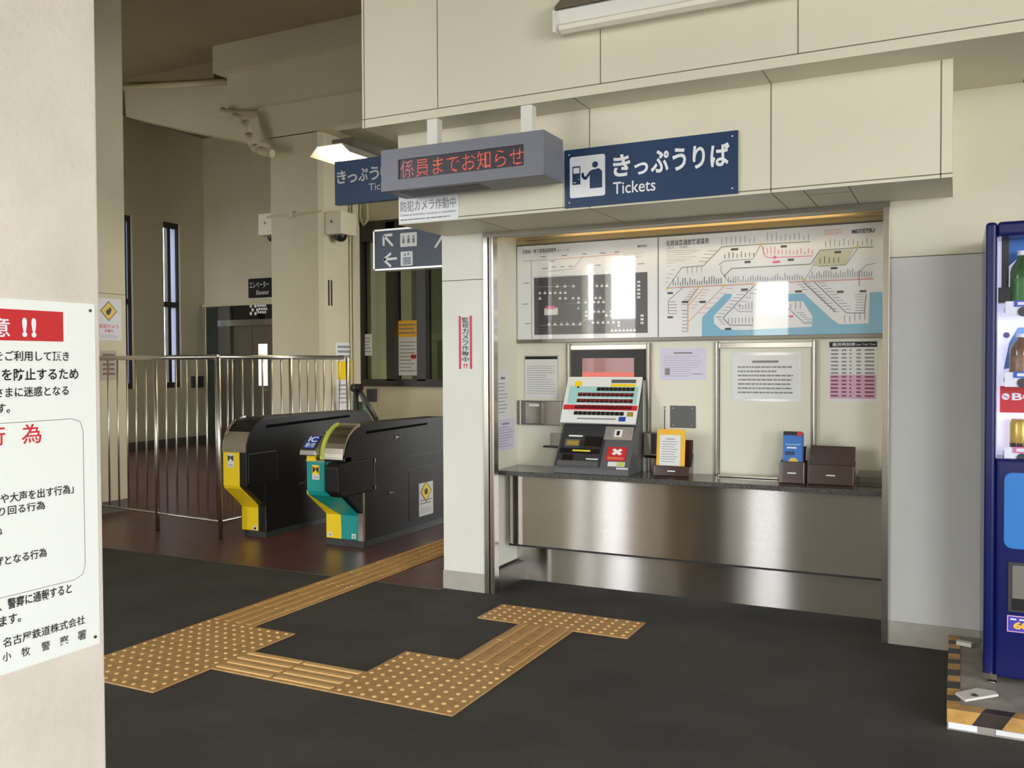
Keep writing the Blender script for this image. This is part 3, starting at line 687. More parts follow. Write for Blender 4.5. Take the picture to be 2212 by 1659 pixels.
for i in range(NC):
    for j in range(NR):
        gx = gx0+(gx1-gx0)*(i+.5)/NC; gy = gy0+(gy1-gy0)*(j+.5)/NR
        if bv.ray_cast(Vector((gx, gy, 1)), Vector((0, 0, -1)))[0] is not None:
            cx_ = wx0_+.012+(wx1_-wx0_-.016)*(i+.5)/NC; cz_ = wz0_+.006+(wz1_-wz0_-.012)*(j+.5)/NR
            (l2 if i < 20 else l1).sheet(1, LF+.009, cx_-.0021, cx_+.0021, cz_-.0021, cz_+.0021, M_led_glare if i < 20 else M_led, d=.0012, t=.0006)
l1.build('lit_characters', t); l2.build('glare_character', t)  # first character drawn paler to imitate glare

# vertical sticker on the pillar
a0, a1, b0, b1 = R(990, 683, 1022, 797, 1, WY)
t = thing('camera_sticker', 'narrow upright white sticker with red edges on the pale pillar', 'sticker', (a0, WY, b0))
m = MB().box(a0, a1, WY-.003, WY, b0, b1, M_paper); m.build('board', t)
m = MB(); w = a1-a0
for s0, s1 in ((.05, .2), (.8, .95)): m.sheet(1, WY-.003, a0+w*s0, a0+w*s1, b0, b1, M_redp)
m.build('red_edge', t)
m = MB(); body = '監視カメラ作動中'; H = (b1-b0-.02)/8.8
for k, ch in enumerate(body): write(m, ch, 1, WY-.003, a0+w*.27, a0+w*.73, b1-.008-H*(k+.93), b1-.008-H*k, M_ink, .006, .002)
write(m, '!!', 1, WY-.003, a0+w*.36, a0+w*.64, b0+.006, b0+.032, M_redp, .02, .002)
m.build('lettering', t)

# unlit batten lamp on the upper beam
xl, xr = -1.68, .2
t = thing('batten_lamp', 'long white trough lamp on the upper cream beam', 'lamp', (xl, UBY, 2.9))
MB().prism([(UBY, 3.06), (UBY-.035, 3.06), (UBY-.10, 2.995), (UBY-.085, 2.94), (UBY-.03, 2.915), (UBY, 2.915)], 0, xl, xr, M_lampw).build('trough', t)
MB().prism([(UBY-.075, 2.895), (UBY-.105, 2.905), (UBY-.105, 2.925), (UBY-.07, 2.925)], 0, xl+.02, xr, mat('lamp_lip', (250, 244, 226), .3)).build('lower_lip', t)
MB().prism([(UBY-.03, 3.058), (UBY-.11, 3.0), (UBY-.11, 3.012), (UBY-.035, 3.075), (UBY, 3.075), (UBY, 3.06)], 0, xl, xr, M_lampd).build('upper_edge', t)
MB().prism([(UBY, 3.07), (UBY-.04, 3.07), (UBY-.11, 3.0), (UBY-.108, 2.9), (UBY-.03, 2.9), (UBY, 2.91)], 0, xl-.012, xl, M_lampw).build('end_cap', t, bevel=.003)

# ================================================================== ALCOVE BACK: MAP BOARDS
MY = BKY-.02
t = thing('fare_map_board', 'wide glossy railway fare map board above the ticket machine', 'map board', (-1.43, BKY, 1.5))
mx0, mx1, mz0, mz1 = -2.514, -.322, 1.503, 2.108
MB().box(mx0+.02, mx1, MY, BKY, mz0+.01, mz1-.01, M_board).build('printed_sheet', t)
m = MB(); m.box(mx0+.012, mx1, MY-.008, BKY, mz0-.012, mz0+.01, M_steeld); m.box(mx0+.012, mx1, MY-.008, BKY, mz1-.008, mz1+.01, M_steeld); m.box(mx0+.012, mx0+.028, MY-.008, BKY, mz0, mz1, M_steeld)
m.build('frame', t, bevel=.002)
xm = P(1422, 600, 1, MY).x
MB().box(xm-.004, xm+.003, MY-.0015, MY, mz0+.01, mz1-.008, M_grey_ink).build('sheet_seam', t)
def A(x, y): p = P(1040+x*.2411, 440+y*.2411, 1, MY); return (p.x, p.z)
def Bq(x, y): p = P(1420+x*.26523, 440+y*.26523, 1, MY); return (p.x, p.z)
# left sheet
m = MB(); m.poly(1, MY, [A(470, 665), A(1487, 612), A(1490, 1157), A(475, 1175)], M_bdark, d=.001)
def Lrow(y, xs_, mm=M_mwht, s=.011, tick=True):
    for x in xs_:
        c = A(x, y-(x-470)*.012); m.rrect(1, MY, c[0]-s*.8, c[0]+s*.8, c[1]-s*.55, c[1]+s*.55, .003, mm, d=.002)
        if tick: m.sheet(1, MY, c[0]-.001, c[0]+.001, c[1]+s*.5, c[1]+s*1.6, M_mwht, d=.0021, t=.0003)
m.seg(1, MY, A(500, 745), A(850, 735), .0012, M_mwht, d=.0015)
Lrow(745, (680, 750, 825, 1035, 1080, 1125)); Lrow(803, (525, 570, 618, 662, 708, 752)); Lrow(852, (525, 705, 755, 822, 872, 1025, 1065))
Lrow(890, (870, 935, 1010, 1050, 1095)); Lrow(945, (870,), M_sea); Lrow(975, (940, 1010, 1050, 1095, 1165)); Lrow(1010, (940, 1120, 1165))
Lrow(1084, (605, 660, 718, 770, 825, 885)); Lrow(1073, (1000, 1045, 1090, 1138, 1185, 1232)); Lrow(1100, (1232,)); Lrow(1146, (1170, 1205, 1240, 1275, 1310, 1340, 1372))
for y in (700, 735, 770, 805, 838): Lrow(y+12, (1410,), s=.012, tick=False)
for y in (1002, 1035, 1068): Lrow(y+12, (1440,), s=.012, tick=False)
m.seg(1, MY, A(520, 1092), A(890, 1088), .0015, M_mwht, d=.0014); m.seg(1, MY, A(890, 1070), A(985, 1000), .0015, M_mwht, d=.0014)
m.seg(1, MY, A(770, 895), A(900, 893), .0015, M_lred, d=.0014)
c = A(565, 1000); e = A(685, 932); m.sheet(1, MY, c[0], e[0], c[1], e[1], M_mwht, d=.002); c = A(580, 945); e = A(660, 915); m.sheet(1, MY, c[0], e[0], c[1], e[1], M_lpk, d=.0022)
for y in (1120, 1142, 1160):
    m.seg(1, MY, A(485, y), A(800 if y != 1142 else 640, y-3), .0014, M_grey_ink, d=.0015)
m.build('subway_panel', t)
m = MB()
m.seg(1, MY, A(447, 505), A(452, 1222), .005, M_lred, d=.0015); m.seg(1, MY, A(370, 515), A(700, 497), .002, M_mink, d=.0014)
m.seg(1, MY, A(700, 497), A(1230, 452), .004, M_lor, d=.0013)
m.seg(1, MY, A(600, 610), A(820, 585), .003, M_lgr, d=.0013); m.seg(1, MY, A(820, 585), A(910, 470), .003, M_lgr, d=.0013); m.seg(1, MY, A(460, 655), A(850, 640), .002, M_lgr, d=.0013)
for x, y, n in ((380, 713, 50), (360, 900, 60), (390, 1076, 55), (530, 477, 50), (718, 466, 50), (900, 452, 45), (1060, 443, 55), (1190, 434, 45), (545, 582, 55), (630, 568, 35), (710, 566, 35), (780, 563, 40), (610, 516, 50), (1020, 552, 50), (1400, 540, 60)):
    m.seg(1, MY, A(x, y), A(x+n, y-2), .0035, M_mink, d=.002)
a = A(368, 452); c = A(672, 412); 
write(m, '名鉄線・地下鉄連絡運賃表', 1, MY, a[0], c[0], a[1], a[1]+.026, M_mink, .006, .002)
a = A(680, 432); c = A(785, 412); write(m, '(大人・小児)', 1, MY, a[0], c[0], a[1], a[1]+.015, M_mink, .0, .002)
a = A(1400, 393); c = A(1482, 375); write(m, 'MEITETSU', 1, MY, a[0], c[0], a[1], a[1]+.013, M_mink, .02, .002)
for k in range(4): m.seg(1, MY, A(1270, 452+k*14), A(1450-(k % 2)*40, 440+k*14), .0012, M_mink, d=.002)
m.build('connecting_lines', t)
# right sheet
sea = MB()
sea.poly(1, MY, [Bq(362, 1085), Bq(365, 925), Bq(550, 735), Bq(607, 735), Bq(600, 765), Bq(460, 915), Bq(462, 975), Bq(520, 1025), Bq(720, 1028), Bq(1260, 1002), Bq(1360, 1075)], M_sea, d=.001)
sea.poly(1, MY, [Bq(1258, 1003), Bq(1262, 915), Bq(1185, 795), Bq(1060, 795), Bq(1062, 735), Bq(1195, 730), Bq(1420, 940), Bq(1480, 982), Bq(1720, 975), Bq(1730, 722), Bq(1833, 716), Bq(1836, 1072), Bq(1350, 1080)], M_sea, d=.001)
sea.poly(1, MY, [Bq(1360, 1075), Bq(1258, 1003), Bq(1250, 1003), Bq(1300, 1079)], M_sea, d=.0011)
sea.build('sea_print', t)
m = MB()
m.poly(1, MY, [Bq(1255, 510), Bq(1330, 385), Bq(1600, 372), Bq(1535, 500)], M_land2, d=.0009)
def PL(pts_, w, mm, d=.0016):
    for i in range(len(pts_)-1): m.seg(1, MY, Bq(*pts_[i]), Bq(*pts_[i+1]), w, mm, d=d)
PL([(82, 688), (200, 520), (375, 505), (525, 352), (845, 330), (1245, 310)], .005, M_lgr)
PL([(500, 500), (540, 468), (780, 450), (840, 335)], .004, M_lgr); PL([(520, 505), (515, 550), (560, 600)], .003, M_lgr)
PL([(845, 335), (880, 430), (910, 440), (1265, 425)], .004, M_lpk)
PL([(545, 590), (605, 528), (1250, 492), (1325, 380), (1630, 358), (1760, 352)], .006, M_lgr)
PL([(1310, 510), (1535, 498), (1630, 368)], .004, M_lgr); PL([(1265, 515), (1195, 625)], .003, M_lgr)
PL([(82, 688), (550, 665), (1185, 635), (1760, 612)], .006, M_lred); PL([(545, 590), (575, 632), (640, 640)], .003, M_lgr)
PL([(205, 685), (90, 790), (90, 900)], .004, M_lgy); PL([(330, 690), (250, 800), (248, 1045)], .006, M_lor); PL([(375, 690), (255, 830)], .004, M_lor); PL([(548, 668), (255, 960)], .004, M_lor)
PL([(800, 655), (535, 930), (590, 990), (780, 990)], .005, M_lgy); PL([(620, 840), (665, 880), (775, 880)], .003, M_lgy)
PL([(1190, 640), (1450, 880)], .006, M_lgy); PL([(1275, 635), (1540, 890), (1685, 890), (1700, 735)], .005, M_lgy); PL([(1070, 855), (1200, 975), (1260, 972)], .004, M_lgy)
PL([(1643, 550), (1643, 670)], .006, M_lred); PL([(1780, 485), (1700, 500), (1645, 560)], .003, M_lgy)
rg = random.Random(5)
def ticks(x0, x1, y0, y1, n, hmin, hmax, mm=M_mink, w=.0035):
    for i in range(n):
        x = x0+(x1-x0)*i/(n-1); y = y0+(y1-y0)*i/(n-1); h = rg.uniform(hmin, hmax); m.seg(1, MY, Bq(x, y), Bq(x, y-h), w*.5, mm, d=.002)
        k = h*.25
        while k < h: m.seg(1, MY, Bq(x, y-k), Bq(x, y-k-7), w*1.3, mm, d=.0021); k += 11
        m.disc(1, MY, *Bq(x, y), .0035, M_mwht, d=.0022, n=8)
def side(x0, y0, x1, y1, n, wmin, wmax, sgn, mm=M_mink):
    for i in range(n):
        x = x0+(x1-x0)*i/(n-1); y = y0+(y1-y0)*i/(n-1); w = rg.uniform(wmin, wmax); m.seg(1, MY, Bq(x+sgn*6, y), Bq(x+sgn*(6+w), y-1), .0028, mm, d=.002)
ticks(525, 790, 342, 328, 8, 40, 75, mm=M_lgr); ticks(895, 1230, 318, 302, 10, 40, 80, mm=M_lgr); ticks(1370, 1745, 360, 342, 11, 40, 70, mm=M_lgr)
ticks(550, 785, 452, 438, 8, 25, 50); ticks(865, 1262, 418, 415, 14, 25, 65, M_lpk); ticks(1325, 1475, 498, 490, 5, 35, 65)
ticks(130, 520, 678, 660, 21, 30, 75); ticks(580, 1180, 650, 625, 31, 25, 60, M_lgy); ticks(1240, 1745, 622, 602, 27, 35, 75, M_lgy)
ticks(245, 360, 575, 560, 4, 35, 55, M_lgr); ticks(670, 770, 870, 868, 5, 40, 65, M_lgy); ticks(580, 775, 985, 980, 8, 35, 60, M_lgy); ticks(1085, 1165, 870, 865, 3, 50, 70, M_lgy)
ticks(1525, 1690, 975, 955, 5, 50, 75, M_lgy)
side(90, 800, 90, 895, 5, 55, 75, 1); side(248, 870, 248, 1040, 7, 30, 45, -1); side(340, 700, 250, 820, 7, 40, 60, -1, M_lgy); side(375, 700, 260, 850, 7, 30, 50, 1, M_lred)
side(545, 690, 330, 890, 6, 45, 70, 1, M_lred); side(740, 715, 530, 920, 9, 45, 70, -1, M_lgy); side(780, 700, 640, 830, 5, 45, 60, 1, M_lgy); side(520, 930, 560, 980, 4, 30, 40, -1, M_lgy)
side(1190, 650, 1420, 880, 11, 50, 70, 1, M_lgy); side(1190, 660, 1230, 700, 3, 35, 50, -1, M_lgy); side(1300, 645, 1520, 860, 10, 55, 70, 1, M_lgy); side(1690, 740, 1690, 870, 7, 60, 80, -1, M_lgy)
side(1130, 890, 1210, 960, 5, 40, 60, 1, M_lgy); side(150, 540, 100, 640, 4, 30, 45, -1, M_lgr); side(500, 385, 420, 470, 4, 60, 90, -1, M_lgr)
for x, y, w, mm in ((105, 728, 45, M_mink), (105, 925, 45, M_mink), (225, 800, 50, M_mink), (370, 800, 50, M_mink), (630, 372, 60, M_mink), (1030, 348, 50, M_mink), (735, 475, 50, M_mink), (1088, 457, 50, M_mink), (970, 474, 60, M_lpk), (1470, 395, 55, M_mink), (1440, 525, 55, M_mink), (710, 700, 55, M_mink), (1150, 715, 55, M_mink), (1490, 718, 55, M_mink), (1675, 713, 55, M_mink), (577, 1020, 50, M_mink), (1090, 918, 35, M_lpk)):
    c = Bq(x, y); e = Bq(x+w, y); hw = (e[0]-c[0])/2; m.sheet(1, MY, c[0]-hw, c[0]+hw, c[1]-.006, c[1]+.006, mm, d=.0025)
for x, y in ((82, 690), (550, 665), (845, 330), (335, 678), (800, 655), (1190, 620), (1630, 350)): m.disc(1, MY, *Bq(x, y), .008, M_myel, d=.003, n=12)
m.disc(1, MY, *Bq(957, 437), .009, M_lpk, d=.003, n=12)
m.build('route_lines', t)
m = MB()
a = Bq(72, 348); c = Bq(422, 290); write(m, '名鉄線普通旅客運賃表', 1, MY, a[0], c[0], a[1], a[1]+.034, M_mink, .008, .002)
a = Bq(78, 372); write(m, '(大人・小児)', 1, MY, a[0], a[0]+.12, a[1], a[1]+.012, M_mink, 0, .002)
for k, y in enumerate((385, 400, 418, 436, 455, 470, 488, 512)): m.seg(1, MY, Bq(75, y), Bq(75+(280, 250, 210, 240, 190, 160, 60, 40)[k], y-9+k), .0016, M_grey_ink, d=.002)
a = Bq(1585, 245); c = Bq(1770, 200); write(m, 'MEITETSU', 1, MY, a[0], c[0], a[1], a[1]+.022, M_mink, .03, .002)
for k in range(4): m.seg(1, MY, Bq(1358, 218+k*12), Bq(1510-(k % 2)*10, 207+k*12), .0022, M_lor, d=.002)
m.build('headings', t)

# framed openings below the map: ticket machine bay and the blank serving hatch
def bay(x0_, x1_, ztop, zbot, name, label, backm, backdepth):
    o = thing(name, label, 'frame', ((x0_+x1_)/2, BKY, zbot))
    f = MB(); w = .026
    for a_, c_ in ((x0_-.006, x0_+w-.006), (x1_-w+.006, x1_+.006)):
        f.box(a_, c_, BKY-.018, BKY, zbot, ztop+.02, M_steeld); f.box(a_+.009, c_-.009, BKY-.021, BKY-.017, zbot, ztop+.02, M_steelv)
    f.box(x0_+w-.006, x1_-w+.006, BKY-.016, BKY, ztop-.018, ztop+.012, M_steelv)
    f.build('metal_surround', o, bevel=.002)
    return o
bay(-2.147, -1.623, 1.462, CZ, 'machine_bay_frame', 'steel surround framing the ticket machine and its screen', M_alcove, .0)
o = bay(-1.234, -.69, 1.462, CZ, 'hatch_frame', 'steel surround framing the shuttered serving hatch', M_alcove, .0)
MB().box(-1.21, -.714, BKY-.006, BKY, CZ+.02, 1.444, mat('hatch_cream', (226, 225, 208), .4)).build('shutter_panel', o)

# ================================================================== TICKET MACHINE
tx0, tx1 = -2.127, -1.662
yF, yM, yT = 4.825, P(1213, 912, 0, tx0).y, 5.085
zM, zT = P(1213, 912, 0, tx0).z, P(1235, 818, 1, 5.085).z
t = thing('ticket_machine', 'sloping grey ticket vending machine with rows of fare buttons on the counter', 'ticket machine', ((tx0+tx1)/2, yF, CZ))
zt0 = CZ+.0
MB().prism([(yF, zt0), (yF, zt0+.03), (yM+.03, zM-.01), (yT+.01, zT-.01), (BKY-.024, zT-.01), (BKY-.024, zt0)], 0, tx0, tx1, M_mgrey).build('body', t, bevel=.006)
# monitor
sxx0, sxx1 = -2.118, -1.652
MB().box(sxx0, sxx1, BKY-.015, BKY-.002, 1.262, 1.442, M_black).build('monitor_bezel', t)
a0, a1, b0, b1 = R(1258, 774, 1370, 817, 1, BKY-.015); b0 = max(b0, 1.27)
MB().box(a0, a1, BKY-.018, BKY-.015, b0, b1, M_screen).box(a0, a1, BKY-.0185, BKY-.015, b0, b0+.035, M_screenr).build('screen', t)
# sloped frame: parameter space on the two facets
def facet(p0, p1):
    p0 = Vector((0,)+p0); p1 = Vector((0,)+p1); d = p1-p0; n = Vector((0, -d.z, d.y)).normalized()
    return lambda a, q, off: tuple(Vector((tx0+(tx1-tx0)*a, 0, 0))+p0+d*q+n*off)
FU = facet((yM, zM), (yT, zT)); FLw = facet((yF, zt0+.03), (yM+.03, zM-.01))
def fbox(mb, F, a0, a1, q0, q1, o0, o1, m):
    V_ = [F(a, q, o) for o in (o0, o1) for q in (q0, q1) for a in (a0, a1)]
    mb.mesh(V_, [(0, 2, 3, 1), (4, 5, 7, 6), (0, 1, 5, 4), (2, 6, 7, 3), (0, 4, 6, 2), (1, 3, 7, 5)], m); return mb
def fwrite(mb, F, body, a0, a1, q0, q1, off, m, bold=.01):
    Vg, Fg = glyphs(body, bold); x0 = min(v.x for v in Vg); x1 = max(v.x for v in Vg); y0 = min(v.y for v in Vg); y1 = max(v.y for v in Vg)
    mb.mesh([F(a0+(v.x-x0)/(x1-x0)*(a1-a0), q0+(v.y-y0)/(y1-y0)*(q1-q0), off) for v in Vg], Fg, m)
m = MB(); fbox(m, FU, -.01, 1.005, -.02, 1.02, 0, .014, M_panelw)
fbox(m, FU, .0, 1.0, .27, .38, .014, .0146, M_redp)
fbox(m, FU, 0.04, .98, .40, .80, .014, .0143, M_aqua)
for q in (.43, .56): fbox(m, FU, .16, .9, q-.03, q-.012, .0143, .0147, M_panelw)
fbox(m, FU, .10, .2, .80, .92, .014, .0145, M_yellow); fbox(m, FU, .14, .17, .76, .80, .014, .0146, M_ink)
fbox(m, FU, .60, .93, .80, .86, .0143, .015, M_yellow); fbox(m, FU, .60, .93, .88, .96, .0143, .015, M_mgrey)
fbox(m, FU, .78, .87, .03, .13, .014, .0146, mat('panel_blue', (40, 70, 170), .4)); fbox(m, FU, .22, .74, .06, .09, .014, .0144, M_grey_ink)
fbox(m, FU, .88, .96, .14, .24, .014, .0145, M_gold)
bpan = m.build('button_panel', t)
for r, (q, n, a_0, a_1, mm) in enumerate(((.575, 12, .17, .93, M_btn), (.435, 12, .17, .93, M_btn), (.295, 12, .16, .93, M_btn), (.155, 11, .16, .84, M_btnk), (.70, 9, .42, .93, M_btnk))):
    for i in range(n):
        w = (a_1-a_0)/n; b_ = MB(); fbox(b_, FU, a_0+i*w+w*.08, a_0+(i+1)*w-w*.08, q, q+.075, .014, .019, mm)
        if r < 3:
            fbox(b_, FU, a_0+i*w+w*.3, a_0+i*w+w*.7, q+.045, q+.06, .019, .0193, M_redp)
        b_.build('fare_button', bpan)
m = MB(); fbox(m, FLw, .02, .98, .86, .99, 0, .004, M_mdark); fbox(m, FLw, .60, .97, .66, .95, .0, .006, M_ctan); m.build('coin_panel', t)
m = MB(); fbox(m, FLw, .02, .62, .05, .86, 0, .003, M_mdark); m.build('slot_panel', t)
m = MB(); fbox(m, FLw, .10, .30, .46, .62, .003, .018, M_mgrey); fbox(m, FLw, .13, .29, .48, .58, .018, .02, M_gold); m.build('card_slot', t)
m = MB(); fbox(m, FLw, .12, .31, .70, .735, .003, .005, M_pale); m.build('slot_light', t)
m = MB(); fbox(m, FLw, .36, .58, .48, .70, .003, .014, M_black); fbox(m, FLw, .36, .58, .45, .475, .003, .014, M_steeld); m.build('note_slot', t)
m = MB(); fbox(m, FLw, .05, .58, .33, .43, .003, .008, M_black); fbox(m, FLw, .22, .46, .365, .40, .008, .010, mat('ticket_slot_yellow', (220, 206, 70), .4, emit=.1)); m.build('ticket_tray', t)
m = MB(); fbox(m, FLw, .10, .24, .17, .29, .003, .008, M_black); fbox(m, FLw, .42, .58, .2, .225, .003, .006, M_pale); fbox(m, FLw, .05, .6, .04, .15, .003, .012, M_mgrey); m.build('change_tray', t)
m = MB(); fbox(m, FLw, .73, .83, .72, .88, .006, .010, M_pale); fbox(m, FLw, .76, .80, .75, .85, .010, .0104, M_ink); m.build('coin_slot', t)
m = MB(); fbox(m, FLw, .68, .93, .20, .50, .002, .0035, M_redp); rn_ = m.build('red_notice', t)
m = MB()
fwrite(m, FLw, '×', .74, .88, .32, .47, .0042, M_pale, .06)
for q in (.235, .265): fbox(m, FLw, .70, .91, q, q+.012, .0035, .004, M_lor)
m.build('cross_mark', rn_)
m = MB(); fbox(m, FLw, .72, .94, .08, .18, .002, .003, M_paper); fbox(m, FLw, .84, .93, .09, .17, .003, .0034, M_lime); fbox(m, FLw, .84, .99, .02, .06, .002, .003, M_lilac); m.build('sticker', t)

# ================================================================== COUNTER
cf = 4.78
o = MB().box(-2.487, -.322, cf, BKY-.001, CZ-.028, CZ-.0005, M_granite).build('granite_counter', bevel=.003)
tag(o, 'dark speckled granite counter slab across the ticket alcove', 'counter')
pbz = P(1300, 1192, 1, 4.86).z
cbf = 4.86; cbz = P(1500, 1212, 1, cbf).z
xl_ = -2.44
o = thing('counter_cladding', 'brushed steel counter front below the granite slab', 'counter', (-1.4, cbf, 0))
MB().prism([(xl_, cbf+.03), (xl_+.008, cbf+.008), (xl_+.03, cbf), (-.325, cbf), (-.325, BKY-.03), (xl_, BKY-.03)], 2, cbz, CZ-.0285, M_steel).build('upper_panel', o)
MB().box(-2.487, -.325, BKY-.03, BKY-.001, 0, cbz-.01, M_steel).build('kick_panel', o)
MB().box(xl_, -.325, cbf+.004, BKY-.03, cbz-.012, cbz, M_ink).build('painted_shade_strip', o)  # solid black slab drawn for the shade under the upper panel

# papers and small fittings in the alcove
def paper(name, label, ax, val, rect, pm, body=None, title=True, n=8, seed=1, cat='notice', dark=None, thin=.3):
    a0, a1, b0, b1 = rect; t_ = thing(name, label, cat, ((a0+a1)/2 if ax == 1 else val, val if ax == 1 else (a0+a1)/2, b0))
    m = MB(); m.sheet(ax, val, a0, a1, b0, b1, pm, d=.0012, t=.0012); m.build('sheet', t_)
    m = MB(); w = a1-a0; h = b1-b0
    if dark: m.sheet(ax, val, a0+w*.02, a1-w*.02, b1-h*.09, b1-h*.02, dark, d=.0018)
    if title: m.sheet(ax, val, a0+w*.3, a1-w*.3, b1-h*.17, b1-h*.12, M_grey_ink, d=.0018)
    lines(m, ax, val, a0+w*.08, a1-w*.08, b0+h*.1, b1-h*.22, n, M_grey_ink, th=thin, d=.0018, seed=seed)
    if body: body(m, a0, a1, b0, b1)
    m.build('print', t_); return t_
paper('framed_notice', 'white notice sheet in a thin dark frame left of the ticket machine', 1, BKY, R(1133, 768, 1206, 862, 1, BKY), M_paper, n=13, seed=2, dark=M_ink, title=False, thin=.18,
      body=lambda m, a0, a1, b0, b1: [m.seg(1, BKY, p, q, .002, M_grey_ink, d=.003) for p, q in (((a0, b1), (a1, b1)), ((a0, b0), (a0, b1)), ((a1, b0), (a1, b1)))])
paper('lilac_notice', 'pale lilac notice sheet right of the ticket machine', 1, BKY, (-1.565, -1.29, 1.262, 1.447), M_lilac, n=10, seed=6, thin=.14,
      body=lambda m, a0, a1, b0, b1: (m.sheet(1, BKY, a1-.08, a1-.02, b0+.035, b0+.037, M_ink, d=.002), m.sheet(1, BKY, a0+.03, a0+.06, b0+.03, b0+.07, M_grey_ink, d=.0015)))
M_soft = M_grey_ink; lam = paper('laminated_notice', 'laminated white notice taped to the hatch shutter', 1, BKY-.006, R(1583, 768, 1725, 863, 1, BKY-.006), M_paper, n=7, seed=8, thin=.36)
MB().sheet(1, BKY-.006, *R(1578, 762, 1730, 868, 1, BKY-.006), mat('laminate_film', (226, 230, 230), .12, coat=1), d=.0008, t=.0006).build('laminate_film', lam)
def tt(m, a0, a1, b0, b1):
    w = a1-a0; h = b1-b0
    m.sheet(1, BKY, a0+w*.03, a1-w*.03, b0+h*.06, b0+h*.45, M_pink, d=.0016)
    write(m, '最終時刻表', 1, BKY, a0+w*.08, a0+w*.55, b1-h*.085, b1-h*.028, M_pale, .008, .003); write(m, 'Last Train Time', 1, BKY, a0+w*.57, a0+w*.95, b1-h*.075, b1-h*.045, M_pale, .0, .003)
    for k in range(13):
        z = b1-h*(.15+.062*k)
        for c0, c1 in ((.05, .2), (.27, .37), (.43, .47), (.57, .66), (.74, .93)): m.sheet(1, BKY, a0+w*c0, a0+w*c1, z-h*.013, z+h*.013, M_grey_ink if k < 7 else mat('maroon_ink', (130, 70, 100), .6), d=.002)
t_ = thing('timetable_poster', 'white and pink last train timetable at the right of the alcove', 'poster', (-.5, BKY, 1.15))
rc = R(1790, 737, 1896, 870, 1, BKY); m = MB(); m.sheet(1, BKY, *rc, M_paper, d=.0012, t=.0012); m.build('sheet', t_)
m = MB(); m.sheet(1, BKY, rc[0]+.004, rc[1]-.004, rc[3]-.034, rc[3]-.004, M_ink, d=.0018); tt(m, *rc); m.build('print', t_)
# papers on the alcove left side wall
SX = -2.49
paper('side_notice', 'narrow white notice high on the alcove side wall', 0, SX, (P(1074, 850, 0, SX).y, P(1098, 850, 0, SX).y, P(1080, 905, 0, SX).z, P(1080, 802, 0, SX).z), M_paper, n=9, seed=11, thin=.2)
paper('side_notice', 'pale lilac notice low on the alcove side wall', 0, SX, (P(1073, 950, 0, SX).y, P(1111, 940, 0, SX).y, P(1080, 975, 0, SX).z, P(1080, 907, 0, SX).z), M_lilac, n=8, seed=12, thin=.2)
# steel hatch box
a0, a1, b0, b1 = R(1117, 865, 1225, 920, 1, BKY-.03)
t = thing('steel_hatch', 'shallow brushed steel coin hatch on the wall left of the machine', 'hatch', ((a0+a1)/2, BKY, b0))
MB().box(a0, a1-.02, BKY-.03, BKY-.0008, b0, b1, M_steeld).build('box', t, bevel=.004)
MB().box(a0+.06, a0+.18, BKY-.034, BKY-.03, b0+.01, b1-.01, M_steelv).build('door', t, bevel=.002)
m = MB(); m.sheet(1, BKY-.034, a0+.085, a0+.155, b1-.035, b1-.02, M_paper, d=.001); m.build('label_plate', t)
MB().box(a0+.02, a0+.026, BKY-.033, BKY-.03, b0, b1, M_pale).build('edge_trim', t); MB().box(a1-.045, a1-.039, BKY-.033, BKY-.03, b0, b1, M_pale).build('edge_trim', t)
t = thing('wall_bracket_shelf', 'small dark steel ledge on the wall beside the ticket machine', 'shelf', (-2.28, BKY, .85))
MB().box(-2.30, -2.2, BKY-.05, BKY-.0008, .842, .852, M_black).build('ledge', t); MB().box(-2.27, -2.2, BKY-.008, BKY-.0008, .852, .93, M_steeld).build('back_plate', t)
t = thing('receiver_holder', 'small steel receiver holder mounted right of the ticket machine', 'holder', (-1.6, BKY, .81))
MB().prism([(BKY-.022, .955), (BKY-.06, .955), (BKY-.065, .82), (BKY-.045, .805), (BKY-.022, .805)], 0, -1.648, -1.565, M_steeld).build('shell', t, bevel=.005)
MB().box(-1.60, -1.572, BKY-.067, BKY-.06, .83, .95, M_black).build('dark_insert', t)
a0, a1, b0, b1 = R(1448, 876, 1503, 925, 1, BKY)
t = thing('speaker_plate', 'square dark grey speaker plate above the amber folder', 'plate', (a0, BKY, b0))
MB().box(a0, a1, BKY-.004, BKY-.0006, b0, b1, M_mgrey).build('plate', t)
m = MB()
for x in (a0+.02, a1-.02):
    for z in (b0+.015, b1-.015): m.cyl((x, BKY-.006, z), (x, BKY-.003, z), .004, M_steelv, 10)
m.build('screws', t)
o = MB().box(a0-.035, a0-.032, BKY-.004, BKY, b1-.05-.16, b1-.02, M_ink).cyl((a0-.034, BKY-.006, b1-.01), (a0-.034, BKY, b1-.01), .006, M_ctan, 10).build('hanging_cord')
tag(o, 'thin dark cord hanging from a pin beside the speaker plate', 'cord')

